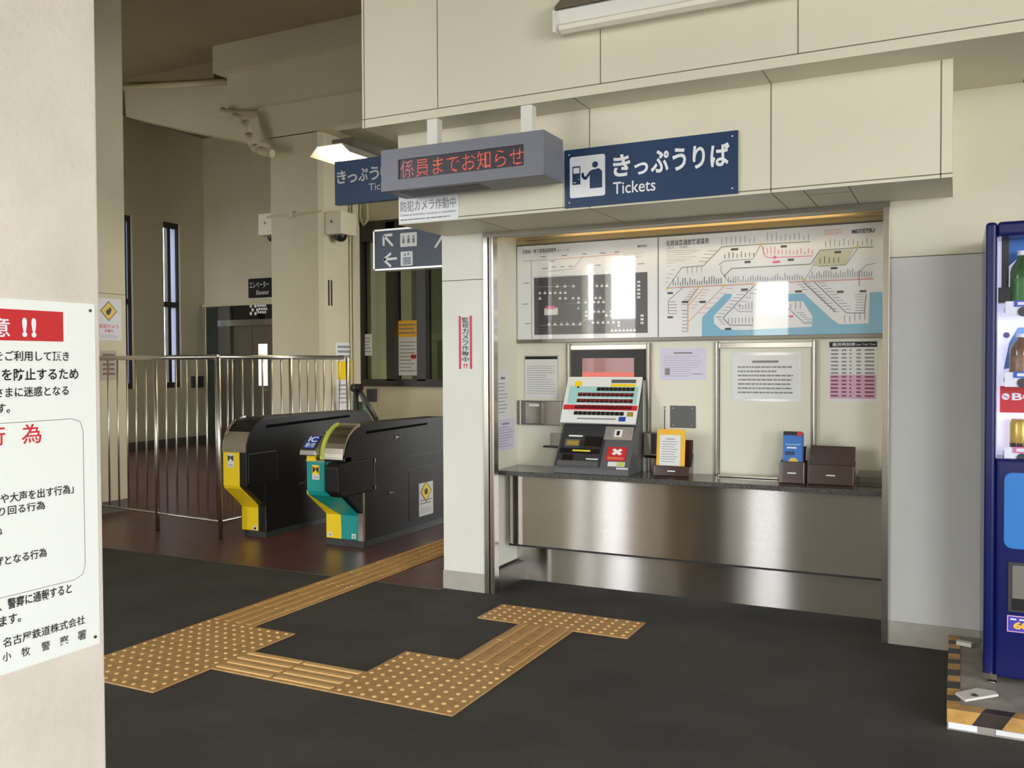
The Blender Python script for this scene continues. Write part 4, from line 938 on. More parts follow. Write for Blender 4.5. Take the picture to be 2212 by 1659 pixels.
# leaflet holders
def holder(x0_, x1_, yf_, yb_, hb, hf, label, slots=True):
    h = thing('leaflet_holder', label, 'leaflet holder', ((x0_+x1_)/2, yf_, CZ))
    m = MB(); m.prism([(yf_+.07, CZ), (yf_+.10, CZ+hb), (yf_+.108, CZ+hb), (yf_+.085, CZ)], 0, x0_, x1_, M_brown); m.build('back_panel', h, bevel=.003)
    m = MB(); m.prism([(yf_, CZ), (yf_+.008, CZ+hf), (yf_+.014, CZ+hf), (yf_+.008, CZ)], 0, x0_, x1_, M_brown); m.build('front_panel', h, bevel=.003)
    for s in (x0_-.003, x1_-.002):
        m = MB(); m.prism([(yf_, CZ), (yf_+.085, CZ), (yf_+.105, CZ+hb*.62), (yf_+.09, CZ+hb*.62), (yf_+.05, CZ+hf*.95), (yf_+.008, CZ+hf*.9)], 0, s, s+.005, M_brown); m.build('side_panel', h)
    MB().box(x0_, x1_, yf_+.005, yf_+.085, CZ, CZ+.004, M_brown).build('base', h)
    xc = (x0_+x1_)/2; MB().box(xc-.022, xc+.022, yf_-.0005, yf_+.004, CZ+hf*.45, CZ+hf*.45+.006, M_pale).build('name_strip', h)
    return h
holder(-1.545, -1.345, 4.93, 5.08, .20, .058, 'brown acrylic leaflet holder filled with an amber folder')
holder(-.845, -.718, 4.90, 5.0, .19, .115, 'narrow brown leaflet holder with blue leaflets')
holder(-.700, -.475, 4.915, 5.0, .195, .105, 'wide empty brown leaflet holder right of the blue leaflets')
t = thing('folder', 'amber folder carrying a white printed sheet, standing in its brown holder', 'folder', (-1.46, 4.98, CZ+.01))
def lean(yb_, k): return lambda a, z, off: (a, yb_+(z-CZ)*k-off, z)
LN = lean(4.955, .12)
def lbox(mb, Fn, a0, a1, z0, z1, o0, o1, m):
    V_ = [Fn(a, z, o) for o in (o0, o1) for z in (z0, z1) for a in (a0, a1)]
    mb.mesh(V_, [(0, 2, 3, 1), (4, 5, 7, 6), (0, 1, 5, 4), (2, 6, 7, 3), (0, 4, 6, 2), (1, 3, 7, 5)], m); return mb
lbox(MB(), LN, -1.54, -1.375, CZ+.006, CZ+.262, 0, .006, M_amber).build('cover', t)
m = lbox(MB(), LN, -1.522, -1.402, CZ+.05, CZ+.23, .006, .0072, M_paper)
for k in range(9): lbox(m, LN, -1.51, -1.415-(k % 3)*.01, CZ+.19-k*.014, CZ+.193-k*.014, .0072, .0076, M_grey_ink)
lbox(m, LN, -1.485, -1.435, CZ+.205, CZ+.21, .0072, .0076, M_grey_ink); m.build('sheet', t)
LN2 = lean(4.925, .14)
for i in range(3):
    t = thing('leaflet', ('front blue and yellow leaflet in the narrow holder', 'middle blue leaflet behind the front one in the narrow holder', 'rearmost blue leaflet in the narrow holder')[i], 'leaflet', (-.78, 4.93+i*.006, CZ+.006), 'blue leaflets in the narrow holder')
    o0 = .012-i*.005; x_ = -.832+i*.003; z_ = CZ+.272-i*.004
    lbox(MB(), LN2, x_, x_+.098, CZ+.006, z_, o0, o0+.0018, M_skyblue).build('sheet', t)
    if i == 0:
        m = lbox(MB(), LN2, x_, x_+.098, z_-.02, z_, o0+.0018, o0+.0024, M_ink); lbox(m, LN2, x_+.072, x_+.098, z_-.024, z_+.001, o0+.0024, o0+.003, M_redp)
        lbox(m, LN2, x_+.02, x_+.07, z_-.09, z_-.082, o0+.0018, o0+.0024, M_pale); lbox(m, LN2, x_+.01, x_+.09, z_-.072, z_-.066, o0+.0018, o0+.0024, M_sea)
        lbox(m, LN2, x_+.012, x_+.06, z_-.125, z_-.105, o0+.0018, o0+.0024, M_navy)
        pts = [LN2(x_+.055+.026*math.cos(k*math.pi/8), CZ+.11+.024*math.sin(k*math.pi/8), o0+.003) for k in range(16)]; m.face(pts, M_gold)
        m.build('print', t)
t = thing('coin_tray', 'clear acrylic tray at the far right end of the counter', 'tray', (-.41, 5.0, CZ))
m = MB()
for bx in ((-.465, -.335, 4.93, 5.06, CZ, CZ+.004), (-.465, -.335, 4.93, 4.934, CZ, CZ+.05), (-.465, -.461, 4.93, 5.06, CZ, CZ+.055), (-.339, -.335, 4.93, 5.06, CZ, CZ+.055), (-.465, -.335, 5.056, 5.06, CZ, CZ+.07)): m.box(*bx, M_acr)
m.build('walls', t)
o = MB().box(-1.2, -.87, 5.02, 5.085, CZ, CZ+.012, M_steelv).build('counter_dish', bevel=.003); tag(o, 'long shallow steel dish below the hatch shutter', 'dish')

# ================================================================== VENDING MACHINE
vx0, vx1, vy0, vy1, vz0, vz1 = .099, 1.10, 4.03, 4.62, .105, 1.914
t = thing('vending_machine', 'tall glossy blue drinks vending machine at the right edge', 'vending machine', (.6, vy0, .08))
wx, wz0v, wz1v = .14, .979, 1.855
m = MB()
m.box(vx0, vx1, vy0+.16, vy1, vz0, vz1, M_blue)
m.box(vx0, wx, vy0, vy0+.16, vz0, vz1, M_blue); m.box(wx, vx1, vy0, vy0+.16, wz1v, vz1, M_blue); m.box(wx, vx1, vy0, vy0+.16, vz0, wz0v, M_blue); m.box(vx1-.05, vx1, vy0, vy0+.16, wz0v, wz1v, M_blue)
m.build('cabinet', t, bevel=.014)
MB().box(wx, vx1-.05, vy0+.15, vy0+.16, wz0v, wz1v, M_vmin).build('lit_back_panel', t)
MB().box(wx, wx+.004, vy0+.02, vy0+.15, wz0v, wz1v, M_paper).build('side_liner', t)
MB().box(wx-.002, vx1-.045, vy0+.006, vy0+.010, wz0v-.002, wz1v+.002, M_vglass).build('window_pane', t)
m = MB(); m.box(wx+.02, wx+.045, vy0+.12, vy0+.15, 1.62, wz1v, M_frame); m.box(wx+.004, wx+.05, vy0+.08, vy0+.15, 1.60, 1.66, M_black); m.build('lock_bracket', t)
rows = [(1.572, M_green), (1.292, M_wood), (.995, M_gold)]
for zi, (z, mm) in enumerate(rows):
    o = MB(); o.box(wx+.03, vx1-.05, vy0+.03, vy0+.15, z-.012, z+.006, M_pale); o.box(wx+.03, vx1-.05, vy0+.024, vy0+.032, z-.03, z+.028, M_pale); shelf_ = o.build('shelf', t)
    for k in range(7):
        xc = .232+k*.118
        MB().cyl((xc, vy0+.018, z-.014), (xc, vy0+.026, z-.014), .019, M_mdark, 20).build('select_button', shelf_)
        o = MB(); o.box(xc-.032, xc+.032, vy0+.020, vy0+.024, z+.006, z+.03, (mat('price_blue', (50, 90, 190), .4), mat('price_blue', (50, 90, 190), .4), M_lpk)[zi]); o.box(xc-.02, xc+.02, vy0+.0195, vy0+.0202, z+.012, z+.024, M_pale); o.build('price_tag', shelf_)
m = MB(); m.box(wx+.018, vx1-.05, vy0+.13, vy0+.14, 1.155, 1.262, M_redp); brand_ = m.build('brand_panel', t)
m = MB(); write(m, 'BOSS', 1, vy0+.13, .20, .36, 1.205, 1.235, M_pale, .03, .001)
m.disc(1, vy0+.13, .178, 1.22, .014, M_pale, d=.001); m.seg(1, vy0+.13, (.168, 1.226), (.188, 1.214), .003, M_redp, d=.002); m.build('brand_lettering', brand_)
m = MB(); m.poly(1, vy0+.15, [(wx+.035, 1.855), (wx+.035, 1.74), (wx+.1, 1.8), (wx+.14, 1.855)], M_skyblue, d=.003); m.poly(1, vy0+.15, [(wx+.05, 1.72), (wx+.1, 1.8), (wx+.3, 1.8), (wx+.3, 1.72)], M_myel, d=.003)
m.disc(1, vy0+.15, .18, 1.47, .012, mat('violet_print', (110, 90, 160), .4), d=.003); m.poly(1, vy0+.15, [(.17, 1.33), (.19, 1.44), (.22, 1.50), (.5, 1.5), (.5, 1.36), (.21, 1.34)], mat('pale_sky_print', (130, 180, 235), .4), d=.003)
m.build('back_artwork', t)
a = MB(); a.rrect(1, vy0, .17, .75, .625, .925, .03, M_vmpanel, d=.002); a.build('blue_advert_panel', t)
m = MB(); m.box(.185, .95, vy0-.006, vy0+.002, .375, .572, M_mdark); m.box(.20, .94, vy0-.008, vy0-.005, .385, .56, mat('flap_grey', (120, 118, 110), .3)); m.box(.20, .94, vy0-.010, vy0-.007, .385, .43, M_black); m.build('delivery_flap', t, bevel=.004)
m = MB(); m.box(.183, .60, vy0-.003, vy0+.001, .295, .36, M_pink); m.box(.187, .60, vy0-.0036, vy0-.002, .299, .356, M_bluep); m.build('sticker', t)
m = MB(); write(m, '600', 1, vy0-.0036, .205, .29, .308, .338, M_amber, .05, .001)
for k in range(8): m.sheet(1, vy0-.0036, .195+k*.03, .215+k*.03, .343, .349, M_pale, d=.001)
m.build('sticker_lettering', t)
m = MB(); m.box(vx0+.01, vx1-.02, vy0+.05, vy1-.02, .095, vz0, M_mdark); m.box(vx0, vx0+.05, vy0-.012, vy0+.03, .10, .12, M_steelv); m.build('base_frame', t)
for x in (vx0+.035, vx1-.06):
    for y in (vy0+.01, vy1-.08):
        MB().cyl((x, y, .0805), (x, y, .112), .006, M_steelv, 12).cyl((x, y, .0805), (x, y, .086), .016, M_steelv, 16).build('levelling_foot', t)
# sample bottles behind the window
def bottle(x, z, mm, capm, labm, label, h, r, grp):
    o = thing('drink_bottle', label, 'bottle', (x, vy0+.09, z), grp); c = (x, vy0+.09, z)
    MB().lathe(c, [(r*.9, 0), (r, .01), (r, h*.62), (r*.9, h*.72), (r*.4, h*.88), (r*.4, h*.92)], mm).build('body', o)
    MB().lathe(c, [(r*.45, h*.92), (r*.45, h)], capm).build('cap', o)
    MB().lathe(c, [(r*1.02, h*.04), (r*1.02, h*.16), (r*1.01, h*.17), (r*1.01, h*.5), (r*1.02, h*.51)], labm).build('label_wrap', o)
def can(x, z, mm, label, h, r, grp):
    o = thing('drink_can', label, 'can', (x, vy0+.09, z), grp); c = (x, vy0+.09, z)
    MB().lathe(c, [(r*.85, 0), (r, .012), (r, h-.015), (r*.85, h)], mm).build('body', o)
    MB().lathe(c, [(r*.8, h), (r*.8, h+.002), (r*.7, h+.002)], M_steelv).build('rim', o)
    MB().lathe(c, [(r*1.015, h*.15), (r*1.015, h*.28)], M_brown).build('label_band', o)
M_tealab = mat('green_tea_label', (70, 120, 64), .35, noise=.2, nscale=40)
M_coflab = mat('coffee_label', (150, 118, 92), .35, noise=.3, nscale=50)
bottle(.232, 1.578, M_green, M_pale, M_tealab, 'green tea bottle on the top shelf of the vending machine', .225, .043, None)
bottle(.232, 1.298, M_wood, M_pale, M_coflab, 'brown coffee bottle on the middle shelf of the vending machine', .175, .044, None)
can(.232, 1.001, M_gold, 'gold coffee can on the lowest shelf of the vending machine', .13, .041, None)

# plinth with worn hazard tape
t = thing('machine_plinth', 'low board plinth with torn yellow and black hazard tape under the vending machine', 'plinth', (-.026, 3.66, 0))
px0, px1, py0, py1, pz = -.026, 1.3, 3.665, 4.655, .080
MB().box(px0, px1, py0, py1, 0, pz, M_ctan).build('board', t, bevel=.003)
m = MB()
# tape wraps over the front and left edges in slanting blocks
x = px0; k = 0; rg = random.Random(3)
while x < px1-.05:
    w = rg.uniform(.07, .12); mm = M_tape if k % 2 == 0 else M_tapek; sk = .03
    m.poly(1, py0, [(x, .03), (min(x+w, px1), .03), (min(x+w+sk, px1), pz), (x+sk if k else x, pz)], mm, d=.0015)
    m.face([(x+sk if k else x, py0-.001, pz+.0012), (min(x+w+sk, px1), py0-.001, pz+.0012), (min(x+w+sk*1.6, px1), py0+.055, pz+.0012), (x+sk*1.6 if k else x, py0+.055, pz+.0012)], mm); x += w; k += 1
y = py0; k = 0
while y < py1-.02:
    w = rg.uniform(.06, .09); e = min(y+w, py1); mm = M_tape if k % 2 == 0 else M_tapek
    m.face([(px0-.001, y, pz+.0018), (px0+.045, y+.01, pz+.0018), (px0+.045, min(e+.01, py1), pz+.0018), (px0-.001, e, pz+.0018)], mm)
    m.face([(px0-.0015, y, .01), (px0-.0015, y, pz), (px0-.0015, e, pz), (px0-.0015, e-.01 if e-.01 > y else e, .01)], mm); y = e; k += 1
m.build('hazard_tape', t)
m = MB(); m.box(px0+.005, px0+.10, py0-.003, py0-.0016, .008, .03, M_pale); m.box(px0+.16, px0+.3, py0-.003, py0-.0016, .01, .028, M_paper)
m.build('peeled_tape', t)
o = thing('foot_plate', 'white plastic plate lying loose on the hazard striped plinth', 'plate', (.05, 3.82, pz))
q = [P(u, v, 2, pz) for u, v in ((2063, 1502), (2085, 1518), (2157, 1506), (2150, 1499), (2110, 1492))]
MB().prism([(p.x, p.y) for p in q][::-1], 2, pz+.002, pz+.012, M_wplate).build('plate', o, bevel=.002)
p = P(2105, 1502, 2, pz+.012); MB().lathe((p.x, p.y, pz+.012), [(.014, 0), (.012, .004), (.004, .006)], M_steeld).build('centre_boss', o)
o = MB().prism([(.0+px0+.03, 4.50), (px0+.09, 4.48), (px0+.10, 4.51), (px0+.035, 4.53)], 2, pz+.003, pz+.02, M_wplate).build('spacer_block'); tag(o, 'small white spacer block at the back of the plinth', 'block')

# ================================================================== HALL FITTINGS
# far hanging ticket sign
FY = 5.9; z0s, z1s = P(725, 443, 1, FY).z, P(722, 350, 1, FY).z; xs0 = P(723, 400, 1, FY).x
t = thing('ticket_sign', 'blue ticket sign hanging over the gates behind the message display', 'sign', (xs0, FY, z0s))
MB().box(xs0, xs0+1.25, FY, FY+.06, z0s, z1s, M_navy2).build('board', t, bevel=.003)
m = MB(); k_ = (P(820, 360, 1, FY).x-P(727, 372, 1, FY).x)/3.95
zz0, zz1 = P(727, 398, 1, FY).z, P(727, 370, 1, FY).z
for k, ch in enumerate('きっぷうりば'):
    w = k_*.86; hh = 1.0
    if ch == 'っ': hh = .62
    if ch == 'り': w = k_*.6
    write(m, ch, 1, FY, xs0+.025+k*k_, xs0+.025+k*k_+w, zz0, zz0+(zz1-zz0)*hh, M_pale, .02, .003)
m.build('lettering', t); m = MB()
q = P(797, 412, 1, FY); write(m, 'Tickets', 1, FY, q.x, q.x+.26, q.z, q.z+.055, M_pale, .005, .003)
m.build('lettering', t); m = MB()
m.rrect(1, FY, xs0+.95, xs0+1.2, z0s+.05, z1s-.05, .02, M_pale, .002)
m.build('pictogram', t)
for x in (xs0+.75, xs0+1.15): MB().cyl((x, FY+.03, z1s), (x, FY+.03, TOP), .012, M_pipe).build('hanger_rod', t)
# direction sign
DY = 5.2; dx0 = P(809, 540, 1, DY).x; dz0, dz1 = 2.021, 2.290
t = thing('direction_sign', 'framed navy direction sign with white arrows beside the pillar', 'sign', (dx0, DY, dz0))
dx1 = dx0+.95
MB().box(dx0, dx1, DY, DY+.08, dz0, dz1, mat('navy_sign_dim', (32, 50, 78), .4)).build('panel', t)
m = MB()
for bx in ((dx0-.006, dx1, dz0-.008, dz0+.004), (dx0-.006, dx1, dz1-.004, dz1+.008), (dx0-.008, dx0+.005, dz0-.008, dz1+.008)): m.box(bx[0], bx[1], DY-.006, DY+.086, bx[2], bx[3], mat('pale_frame_metal', (214, 214, 206), .3, metal=.3))
m.build('frame', t)
def D(u, v): p = P(u, v, 1, DY); return (p.x, p.z)
m = MB()
for pa, pb in (((831, 511), (849, 531)), ((829, 510), (829, 531)), ((829, 509), (848, 507))): m.seg(1, DY, D(*pa), D(*pb), .018, M_pale, d=.002)
for pa, pb in (((829, 561), (858, 558)), ((829, 561), (845, 547)), ((829, 561), (845, 576))): m.seg(1, DY, D(*pa), D(*pb), .017, M_pale, d=.002)
m.seg(1, DY, D(940, 535), D(958, 507), .018, M_pale, d=.002); m.build('arrows', t)
m = MB()
p_, q_ = D(865, 534), D(901, 501); m.rrect(1, DY, p_[0], q_[0], p_[1], q_[1], .008, M_pale, .0025)
for fx_ in (.2, .5, .8):
    cxx = p_[0]+(q_[0]-p_[0])*fx_; h_ = (q_[1]-p_[1]); mm = M_navy if fx_ == .5 else M_grey_ink
    m.disc(1, DY, cxx, p_[1]+h_*.72, .007, mm, d=.004); m.sheet(1, DY, cxx-.009, cxx+.009, p_[1]+h_*.25, p_[1]+h_*.6, mm, d=.004)
p_, q_ = D(866, 575), D(892, 542); m.rrect(1, DY, p_[0], q_[0], p_[1], q_[1], .008, M_pale, .0025); w_ = q_[0]-p_[0]; h_ = q_[1]-p_[1]
m.sheet(1, DY, p_[0]+w_*.2, q_[0]-w_*.2, p_[1]+h_*.1, p_[1]+h_*.58, M_navy, d=.004); m.sheet(1, DY, p_[0]+w_*.27, q_[0]-w_*.27, p_[1]+h_*.16, p_[1]+h_*.52, M_pale, d=.0045)
for fx_ in (.37, .5, .63): m.sheet(1, DY, p_[0]+w_*fx_-.004, p_[0]+w_*fx_+.004, p_[1]+h_*.18, p_[1]+h_*.42, M_navy, d=.005); m.disc(1, DY, p_[0]+w_*fx_, p_[1]+h_*.46, .005, M_navy, d=.005, n=8)
for c_, sg in ((.36, -1), (.64, 1)):
    m.seg(1, DY, (p_[0]+w_*c_, p_[1]+h_*.68), (p_[0]+w_*c_, p_[1]+h_*.88), .005, M_navy, d=.0045); zt_ = p_[1]+h_*(.78+sg*.1); m.poly(1, DY, [(p_[0]+w_*c_-.008, zt_-sg*.01), (p_[0]+w_*c_+.008, zt_-sg*.01), (p_[0]+w_*c_, zt_+sg*.004)], M_navy, d=.0046)
m.build('pictograms', t)
for x in (dx0+.5, dx0+.86): MB().cyl((x, DY+.04, dz1), (x, DY+.04, TOP if x < -2.9 else UBZ), .012, M_pipe).build('hanger_rod', t)
# lit lamp
LZ = 3.08
lx0, lx1, ly0, ly1 = -4.76, -4.35, 5.88, 8.1
struct(MB().box(-4.63, -2.845, 6.07, 8.2, 3.3, 3.34, M_conc).build('ceiling_bulkhead'))
struct(MB().box(-3.6, -3.56, 6.2, 6.24, 3.34, TOP, M_pipe).build('ceiling_hanger'))
t = thing('ceiling_lamp', 'lit fluorescent trough lamp above the far blue ticket sign', 'lamp', (lx0, ly0, LZ))
MB().box(lx0+.14, lx1-.06, ly0+.12, ly1, LZ+.06, LZ+.13, M_lampd).build('housing', t)
MB().prism([(lx0, LZ-.02), (lx0+.08, LZ+.06), (lx1-.08, LZ+.06), (lx1, LZ-.02), (lx1-.01, LZ-.02), (lx1-.085, LZ+.052), (lx0+.085, LZ+.052), (lx0+.01, LZ-.02)], 1, ly0, ly1, M_lampw).build('reflector', t)
for x in (lx0+.12, lx1-.12): MB().cyl((x, ly0+.04, LZ+.015), (x, ly1-.05, LZ+.015), .026, M_tube).build('tube', t)
# security cameras
def seccam(x, y, z, w, d, h, label):
    o = thing('security_camera', label, 'security camera', (x, y, z))
    MB().box(x-w/2, x+w/2, y-d, y, z, z+h, M_dwhite).build('housing', o, bevel=.008)
    MB().lathe((x, y-d/2, z), [(.075, 0), (.072, -.03), (.055, -.058), (.03, -.073), (.001, -.078)], M_black).build('dome', o)
    MB().cyl((x-.02, y-d-.004, z+h*.55), (x-.02, y-d, z+h*.55), .016, M_mdark, 14).build('lock', o)
    return o
p = P(722, 500, 1, CYF+.3); seccam(CXR+.121, CYF+.36, P(722, 503, 1, CYF).z, .24, .3, .27, 'pale boxed dome camera right of the big column')
seccam(CXL-.131, CYF+.32, P(575, 512, 1, CYF+.2).z, .26, .26, .27, 'pale boxed dome camera left of the big column')
pc = P(620, 466, 1, CYF).z
o = MB().cyl((CXL-.05, CYF-.014, pc), (CXR+.02, CYF-.014, pc+.01), .012, M_pipe).box(-7.28, -7.2, CYF-.03, CYF, pc-.03, pc+.04, M_pipe).build('conduit'); tag(o, 'thin painted conduit crossing the face of the big column', 'conduit')
m = MB()
for u, zb in ((757, .2), (763, .2)):
    q = P(u, 600, 0, CXR+.02); m.cyl((CXR+.02, q.y, zb), (CXR+.02, q.y, 3.6), .014, M_pipe)
tag(m.build('conduit'), 'pair of painted conduits rising up the side of the big column', 'conduit')
m = MB(); cc = bpy.data.curves.new('loop', 'CURVE')
pts = [P(u, v, 1, WWY-.05) for u, v in ((778, 430), (778, 470), (785, 487), (794, 475), (793, 430))]
for i in range(len(pts)-1): m.cyl(pts[i], pts[i+1], .014, M_pipe, 10)
tag(m.build('cable'), 'looped cable below the far ticket sign', 'cable')
bpy.data.curves.remove(cc)
# column side notices
def sideY(u): return P(u, 700, 0, CXR).y
t = thing('slotted_plate', 'slim slotted plate on the column side below the dome camera', 'plate', (CXR, sideY(712), 2.0))
zt_, zb_ = P(712, 605, 0, CXR).z, P(712, 660, 0, CXR).z
m = MB()
for u in (709, 715): m.box(CXR, CXR+.006, sideY(u), sideY(u)+.025, zb_, zt_, M_steeld)
m.build('slots', t)
t = thing('poster', 'yellow and white poster on the side of the big column', 'poster', (CXR, sideY(740), 1))
y0_, y1_ = sideY(724), sideY(765); z1_, z0_ = P(745, 740, 0, CXR).z, P(745, 885, 0, CXR).z
MB().sheet(0, CXR, y0_, y1_, z0_, z1_, M_paper, d=.004, t=.003).build('sheet', t)
m = MB(); h = z1_-z0_; m.sheet(0, CXR, y0_+.02, y1_-.02, z0_+h*.45, z0_+h*.72, M_yellow, d=.006); lines(m, 0, CXR, y0_+.04, y1_-.04, z0_+h*.76, z0_+h*.97, 3, M_grey_ink, th=.5, d=.006, seed=21); lines(m, 0, CXR, y0_+.04, y1_-.04, z0_+h*.08, z0_+h*.4, 5, M_grey_ink, th=.3, d=.006, seed=22)
m.build('print', t)
# poster in the staff window
gy = WWY+.04
rc = R(858, 693, 904, 811, 1, gy); t = thing('poster', 'yellow headed poster behind the staff room window', 'poster', (rc[0], gy, rc[2]))
MB().sheet(1, gy, *rc, M_paper, d=.001, t=.001).build('sheet', t); m = MB(); h = rc[3]-rc[2]; w = rc[1]-rc[0]
m.sheet(1, gy, rc[0], rc[1], rc[3]-h*.3, rc[3], M_amber, d=.002)
lines(m, 1, gy, rc[0]+w*.1, rc[1]-w*.1, rc[3]-h*.26, rc[3]-h*.04, 3, M_grey_ink, th=.4, d=.003, seed=31); lines(m, 1, gy, rc[0]+w*.1, rc[1]-w*.1, rc[2]+h*.05, rc[3]-h*.36, 9, M_grey_ink, th=.25, d=.003, seed=32)
m.sheet(1, gy, rc[0]+w*.65, rc[0]+w*.9, rc[2]+h*.3, rc[2]+h*.38, M_redp, d=.003); m.build('print', t)
rc = R(785, 722, 804, 768, 1, gy); t = thing('window_notice', 'small pale notice on the left pane of the staff room window', 'notice', (rc[0], gy, rc[2]))
MB().sheet(1, gy, *rc, M_paper, d=.001, t=.001).build('sheet', t); m = MB(); lines(m, 1, gy, rc[0]+.02, rc[1]-.02, rc[2]+.03, rc[3]-.03, 5, M_grey_ink, th=.3, d=.002, seed=33); m.build('print', t)
rc = R(924, 720, 962, 800, 1, 10.0); t = thing('cabinet', 'pale cabinet inside the staff room behind the window', 'cabinet', (rc[0], 10.0, 0))
MB().box(rc[0], rc[1]+.4, 10.0, 10.4, 0, rc[3], M_lampw).build('body', t); MB().box(rc[0]+.15, rc[1]+.3, 9.99, 10.0, .3, rc[3]-.1, mat('cabinet_door_grey', (150, 150, 140), .5)).build('door', t)
# small switch box + folded stand near the window
rc = R(797, 840, 815, 868, 1, WWY); o = MB().box(rc[0], rc[1], WWY-.05, WWY, rc[2], rc[3], M_mdark).build('switch_box'); tag(o, 'small dark switch box on the wall under the staff window', 'switch box')
t = thing('folding_stand', 'dark folding stand with a pale green board behind the gates', 'stand', (-6.3, 8.7, 0))
Q = lambda u, v, y=8.8: P(u, v, 1, y)
m = MB(); m.cyl(Q(770, 832), Q(812, 905), .03, M_mdark); m.cyl(Q(812, 905), (Q(812, 905).x+.22, 8.8, 0.03), .03, M_mdark); m.cyl(Q(770, 832), (Q(770, 832).x-.05, 8.8, 0), .03, M_mdark); m.build('leg', t)
m = MB(); a_ = Q(758, 868); c_ = Q(790, 900); m.box(a_.x, c_.x, 8.83, 8.86, c_.z-.4, a_.z, mat('pale_green_board', (112, 138, 110), .5)); m.build('board', t)
m = MB(); h_ = Q(773, 838); m.cyl((h_.x-.06, 8.78, h_.z), (h_.x+.06, 8.78, h_.z), .05, M_black, 14); m.build('hinge', t)
# slim column poster
SCX = -7.0; y0_, y1_ = P(210, 690, 0, SCX).y, P(262, 690, 0, SCX).y; z1_, z0_ = P(235, 645, 0, SCX).z, P(235, 735, 0, SCX).z
t = thing('camera_poster', 'white camera warning poster with yellow diamond on the slim pillar', 'poster', (SCX, y0_, z0_))
MB().sheet(0, SCX, y0_, y1_, z0_, z1_, mat('poster_grey_white', (212, 208, 212), .5), d=.003, t=.0025).build('sheet', t)
m = MB(); yc = (y0_+y1_)/2-.01; h = z1_-z0_; zc = z1_-h*.3; q = h*.24
m.poly(0, SCX, [(yc, zc+q), (yc-q, zc), (yc, zc-q), (yc+q, zc)], M_ink, d=.004); m.poly(0, SCX, [(yc, zc+q*.9), (yc-q*.9, zc), (yc, zc-q*.9), (yc+q*.9, zc)], mat('diamond_yellow', (216, 186, 70), .5), d=.005)
m.poly(0, SCX, [(yc-q*.35, zc-q*.05), (yc+q*.2, zc+q*.4), (yc+q*.35, zc+q*.15), (yc+q*.1, zc-q*.35), (yc-q*.2, zc-q*.4)], M_ink, d=.006)
write(m, '防犯カメラ', 0, SCX, yc-h*.27, yc+h*.27, z1_-h*.72, z1_-h*.62, M_redp, .006, .005); write(m, '作動中', 0, SCX, yc-h*.13, yc+h*.13, z1_-h*.82, z1_-h*.74, M_redp, .006, .005)
lines(m, 0, SCX, y0_+.03, y1_-.03, z0_+.02, z0_+h*.14, 3, M_grey_ink, th=.25, d=.005, seed=41); m.build('print', t)
y0_, y1_ = P(217, 780, 0, SCX).y, P(252, 780, 0, SCX).y; z1_, z0_ = P(235, 757, 0, SCX).z, P(235, 822, 0, SCX).z
t = thing('route_notice', 'faded beige notice behind the fence on the slim pillar', 'notice', (SCX, y0_, z0_)); MB().sheet(0, SCX, y0_, y1_, z0_, z1_, mat('faded_beige', (176, 164, 148), .6), d=.003, t=.0025).build('sheet', t)
m = MB(); lines(m, 0, SCX, y0_+.02, y1_-.02, z0_+.04, z1_-.02, 5, mat('brown_ink', (120, 90, 78), .6), th=.5, d=.004, seed=42); m.build('print', t)

# elevator
E_ = lambda u, v: P(u, v, 1, EY)
t = thing('elevator', 'steel framed elevator entrance with narrow door window in the far wall', 'elevator', (E_(545, 700).x, EY, 0))
xc0, xj, xd0, xd1 = E_(450, 700).x, E_(482, 700).x, E_(508, 700).x, E_(640, 700).x
zc_, zh0 = E_(485, 660).z, E_(500, 705).z
MB().box(xc0, xj, EY-.05, EY, 0, zc_-.03, mat('green_black_panel', (56, 62, 58), .3)).build('side_panel', t)
MB().box(xj, xd0, EY-.12, EY, 0, zc_-.02, M_steeld).build('jamb', t); MB().box(xd1, xd1+.2, EY-.12, EY, 0, zc_-.02, M_steeld).build('jamb', t)
MB().box(xd0-.12, xd1+.05, EY-.10, EY-.05, zh0+.1, zc_-.02, mat('gloss_black_header', (26, 24, 24), .06, coat=1)).build('header_panel', t)
MB().box(xj, xd1, EY-.13, EY, zh0, zh0+.1, M_steelv).build('lintel', t)
MB().box(xc0-.02, xd1+.2, EY-.12, EY, zc_-.02, zc_+.02, M_pipe).build('top_trim', t)
xm_ = E_(550, 800).x
d1 = MB().box(xd0, xm_-.004, EY-.04, EY, 0, zh0, M_door).build('door', t)
d2 = MB().box(xm_+.004, xd1, EY-.04, EY, 0, zh0, M_door).build('door', t)
wl, wr, wt, wb = E_(562, 743).x, E_(581, 743).x, E_(570, 743).z, E_(570, 833).z
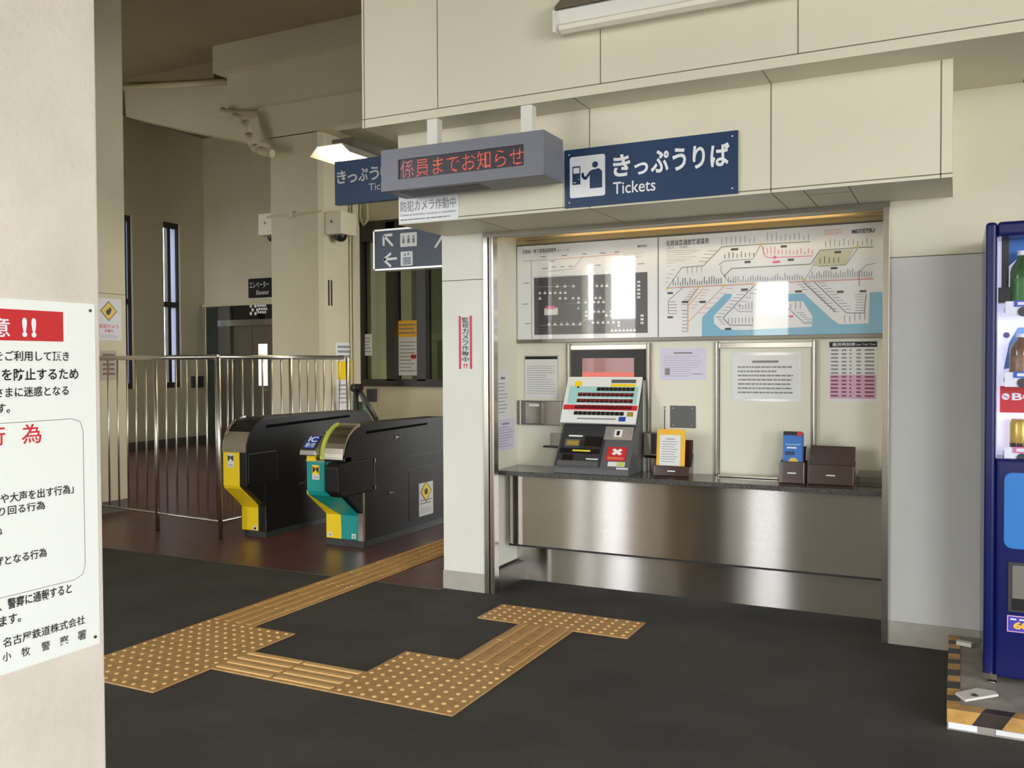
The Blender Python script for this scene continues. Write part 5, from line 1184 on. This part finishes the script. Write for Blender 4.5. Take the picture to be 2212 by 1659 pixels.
o = MB().box(wl, wr, EY-.045, EY-.04, wb, wt, mat('bright_car_window', (235, 240, 240), .4, emit=1.2)).build('lit_door_window', d2); 
MB().box(wl-.03, wr+.03, EY-.047, EY-.04, wb-.09, wb-.06, M_steelv).build('window_rail', t)
m = MB(); q = E_(503, 672); 
for i in range(2):
    for j in range(3):
        c_ = E_(551+i*10+(j % 2)*4, 662+j*8); m.disc(1, EY-.10, c_.x, c_.z, .03, M_paper, d=.003, n=8)
for i in range(4):
    for j in range(3): c_ = E_(567+i*5+(j % 2)*2.5, 661+j*7); m.disc(1, EY-.10, c_.x, c_.z, .024, M_paper, d=.003, n=8)
m.build('painted_reflections', t)  # white discs painted as reflections in the gloss header
rc = R(539, 603, 625, 640, 1, EY); t = thing('elevator_sign', 'black elevator sign above the elevator entrance', 'sign', (rc[0], EY, rc[2]))
MB().box(rc[0], rc[1], EY-.03, EY, rc[2], rc[3], M_black).build('board', t); m = MB(); h = rc[3]-rc[2]
write(m, 'エレベーター', 1, EY-.03, rc[0]+.03, E_(584, 620).x, rc[2]+h*.5, rc[2]+h*.85, M_pale, .0, .004); write(m, 'Elevator', 1, EY-.03, rc[0]+.18, E_(584, 620).x, rc[2]+h*.15, rc[2]+h*.38, M_pale, 0, .004); m.build('lettering', t)
q = P(424, 825, 0, SW); o = MB().box(SW, SW+.05, q.y-.12, q.y+.12, q.z-.1, q.z+.1, M_mdark).build('wall_socket_box'); tag(o, 'small dark box on the slit window wall behind the fence', 'box')
# surface conduit high in the hall
p0, p1 = P(269, 190, 1, 8.78), P(505, 176, 1, 8.78); o = MB().cyl(p0, p1, .04, M_pipe).build('ceiling_pipe'); tag(o, 'pale straight pipe running under the hall ceiling', 'pipe')
m = MB(); pts = [P(u, v, 1, 8.44) for u, v in ((480, 240), (508, 252), (530, 262), (536, 290), (548, 318), (560, 325), (588, 332))]
for i in range(len(pts)-1): m.cyl(pts[i], pts[i+1], .05, M_pipe)
tag(m.build('drain_pipe'), 'bent drain pipe beside the top of the big column', 'pipe')
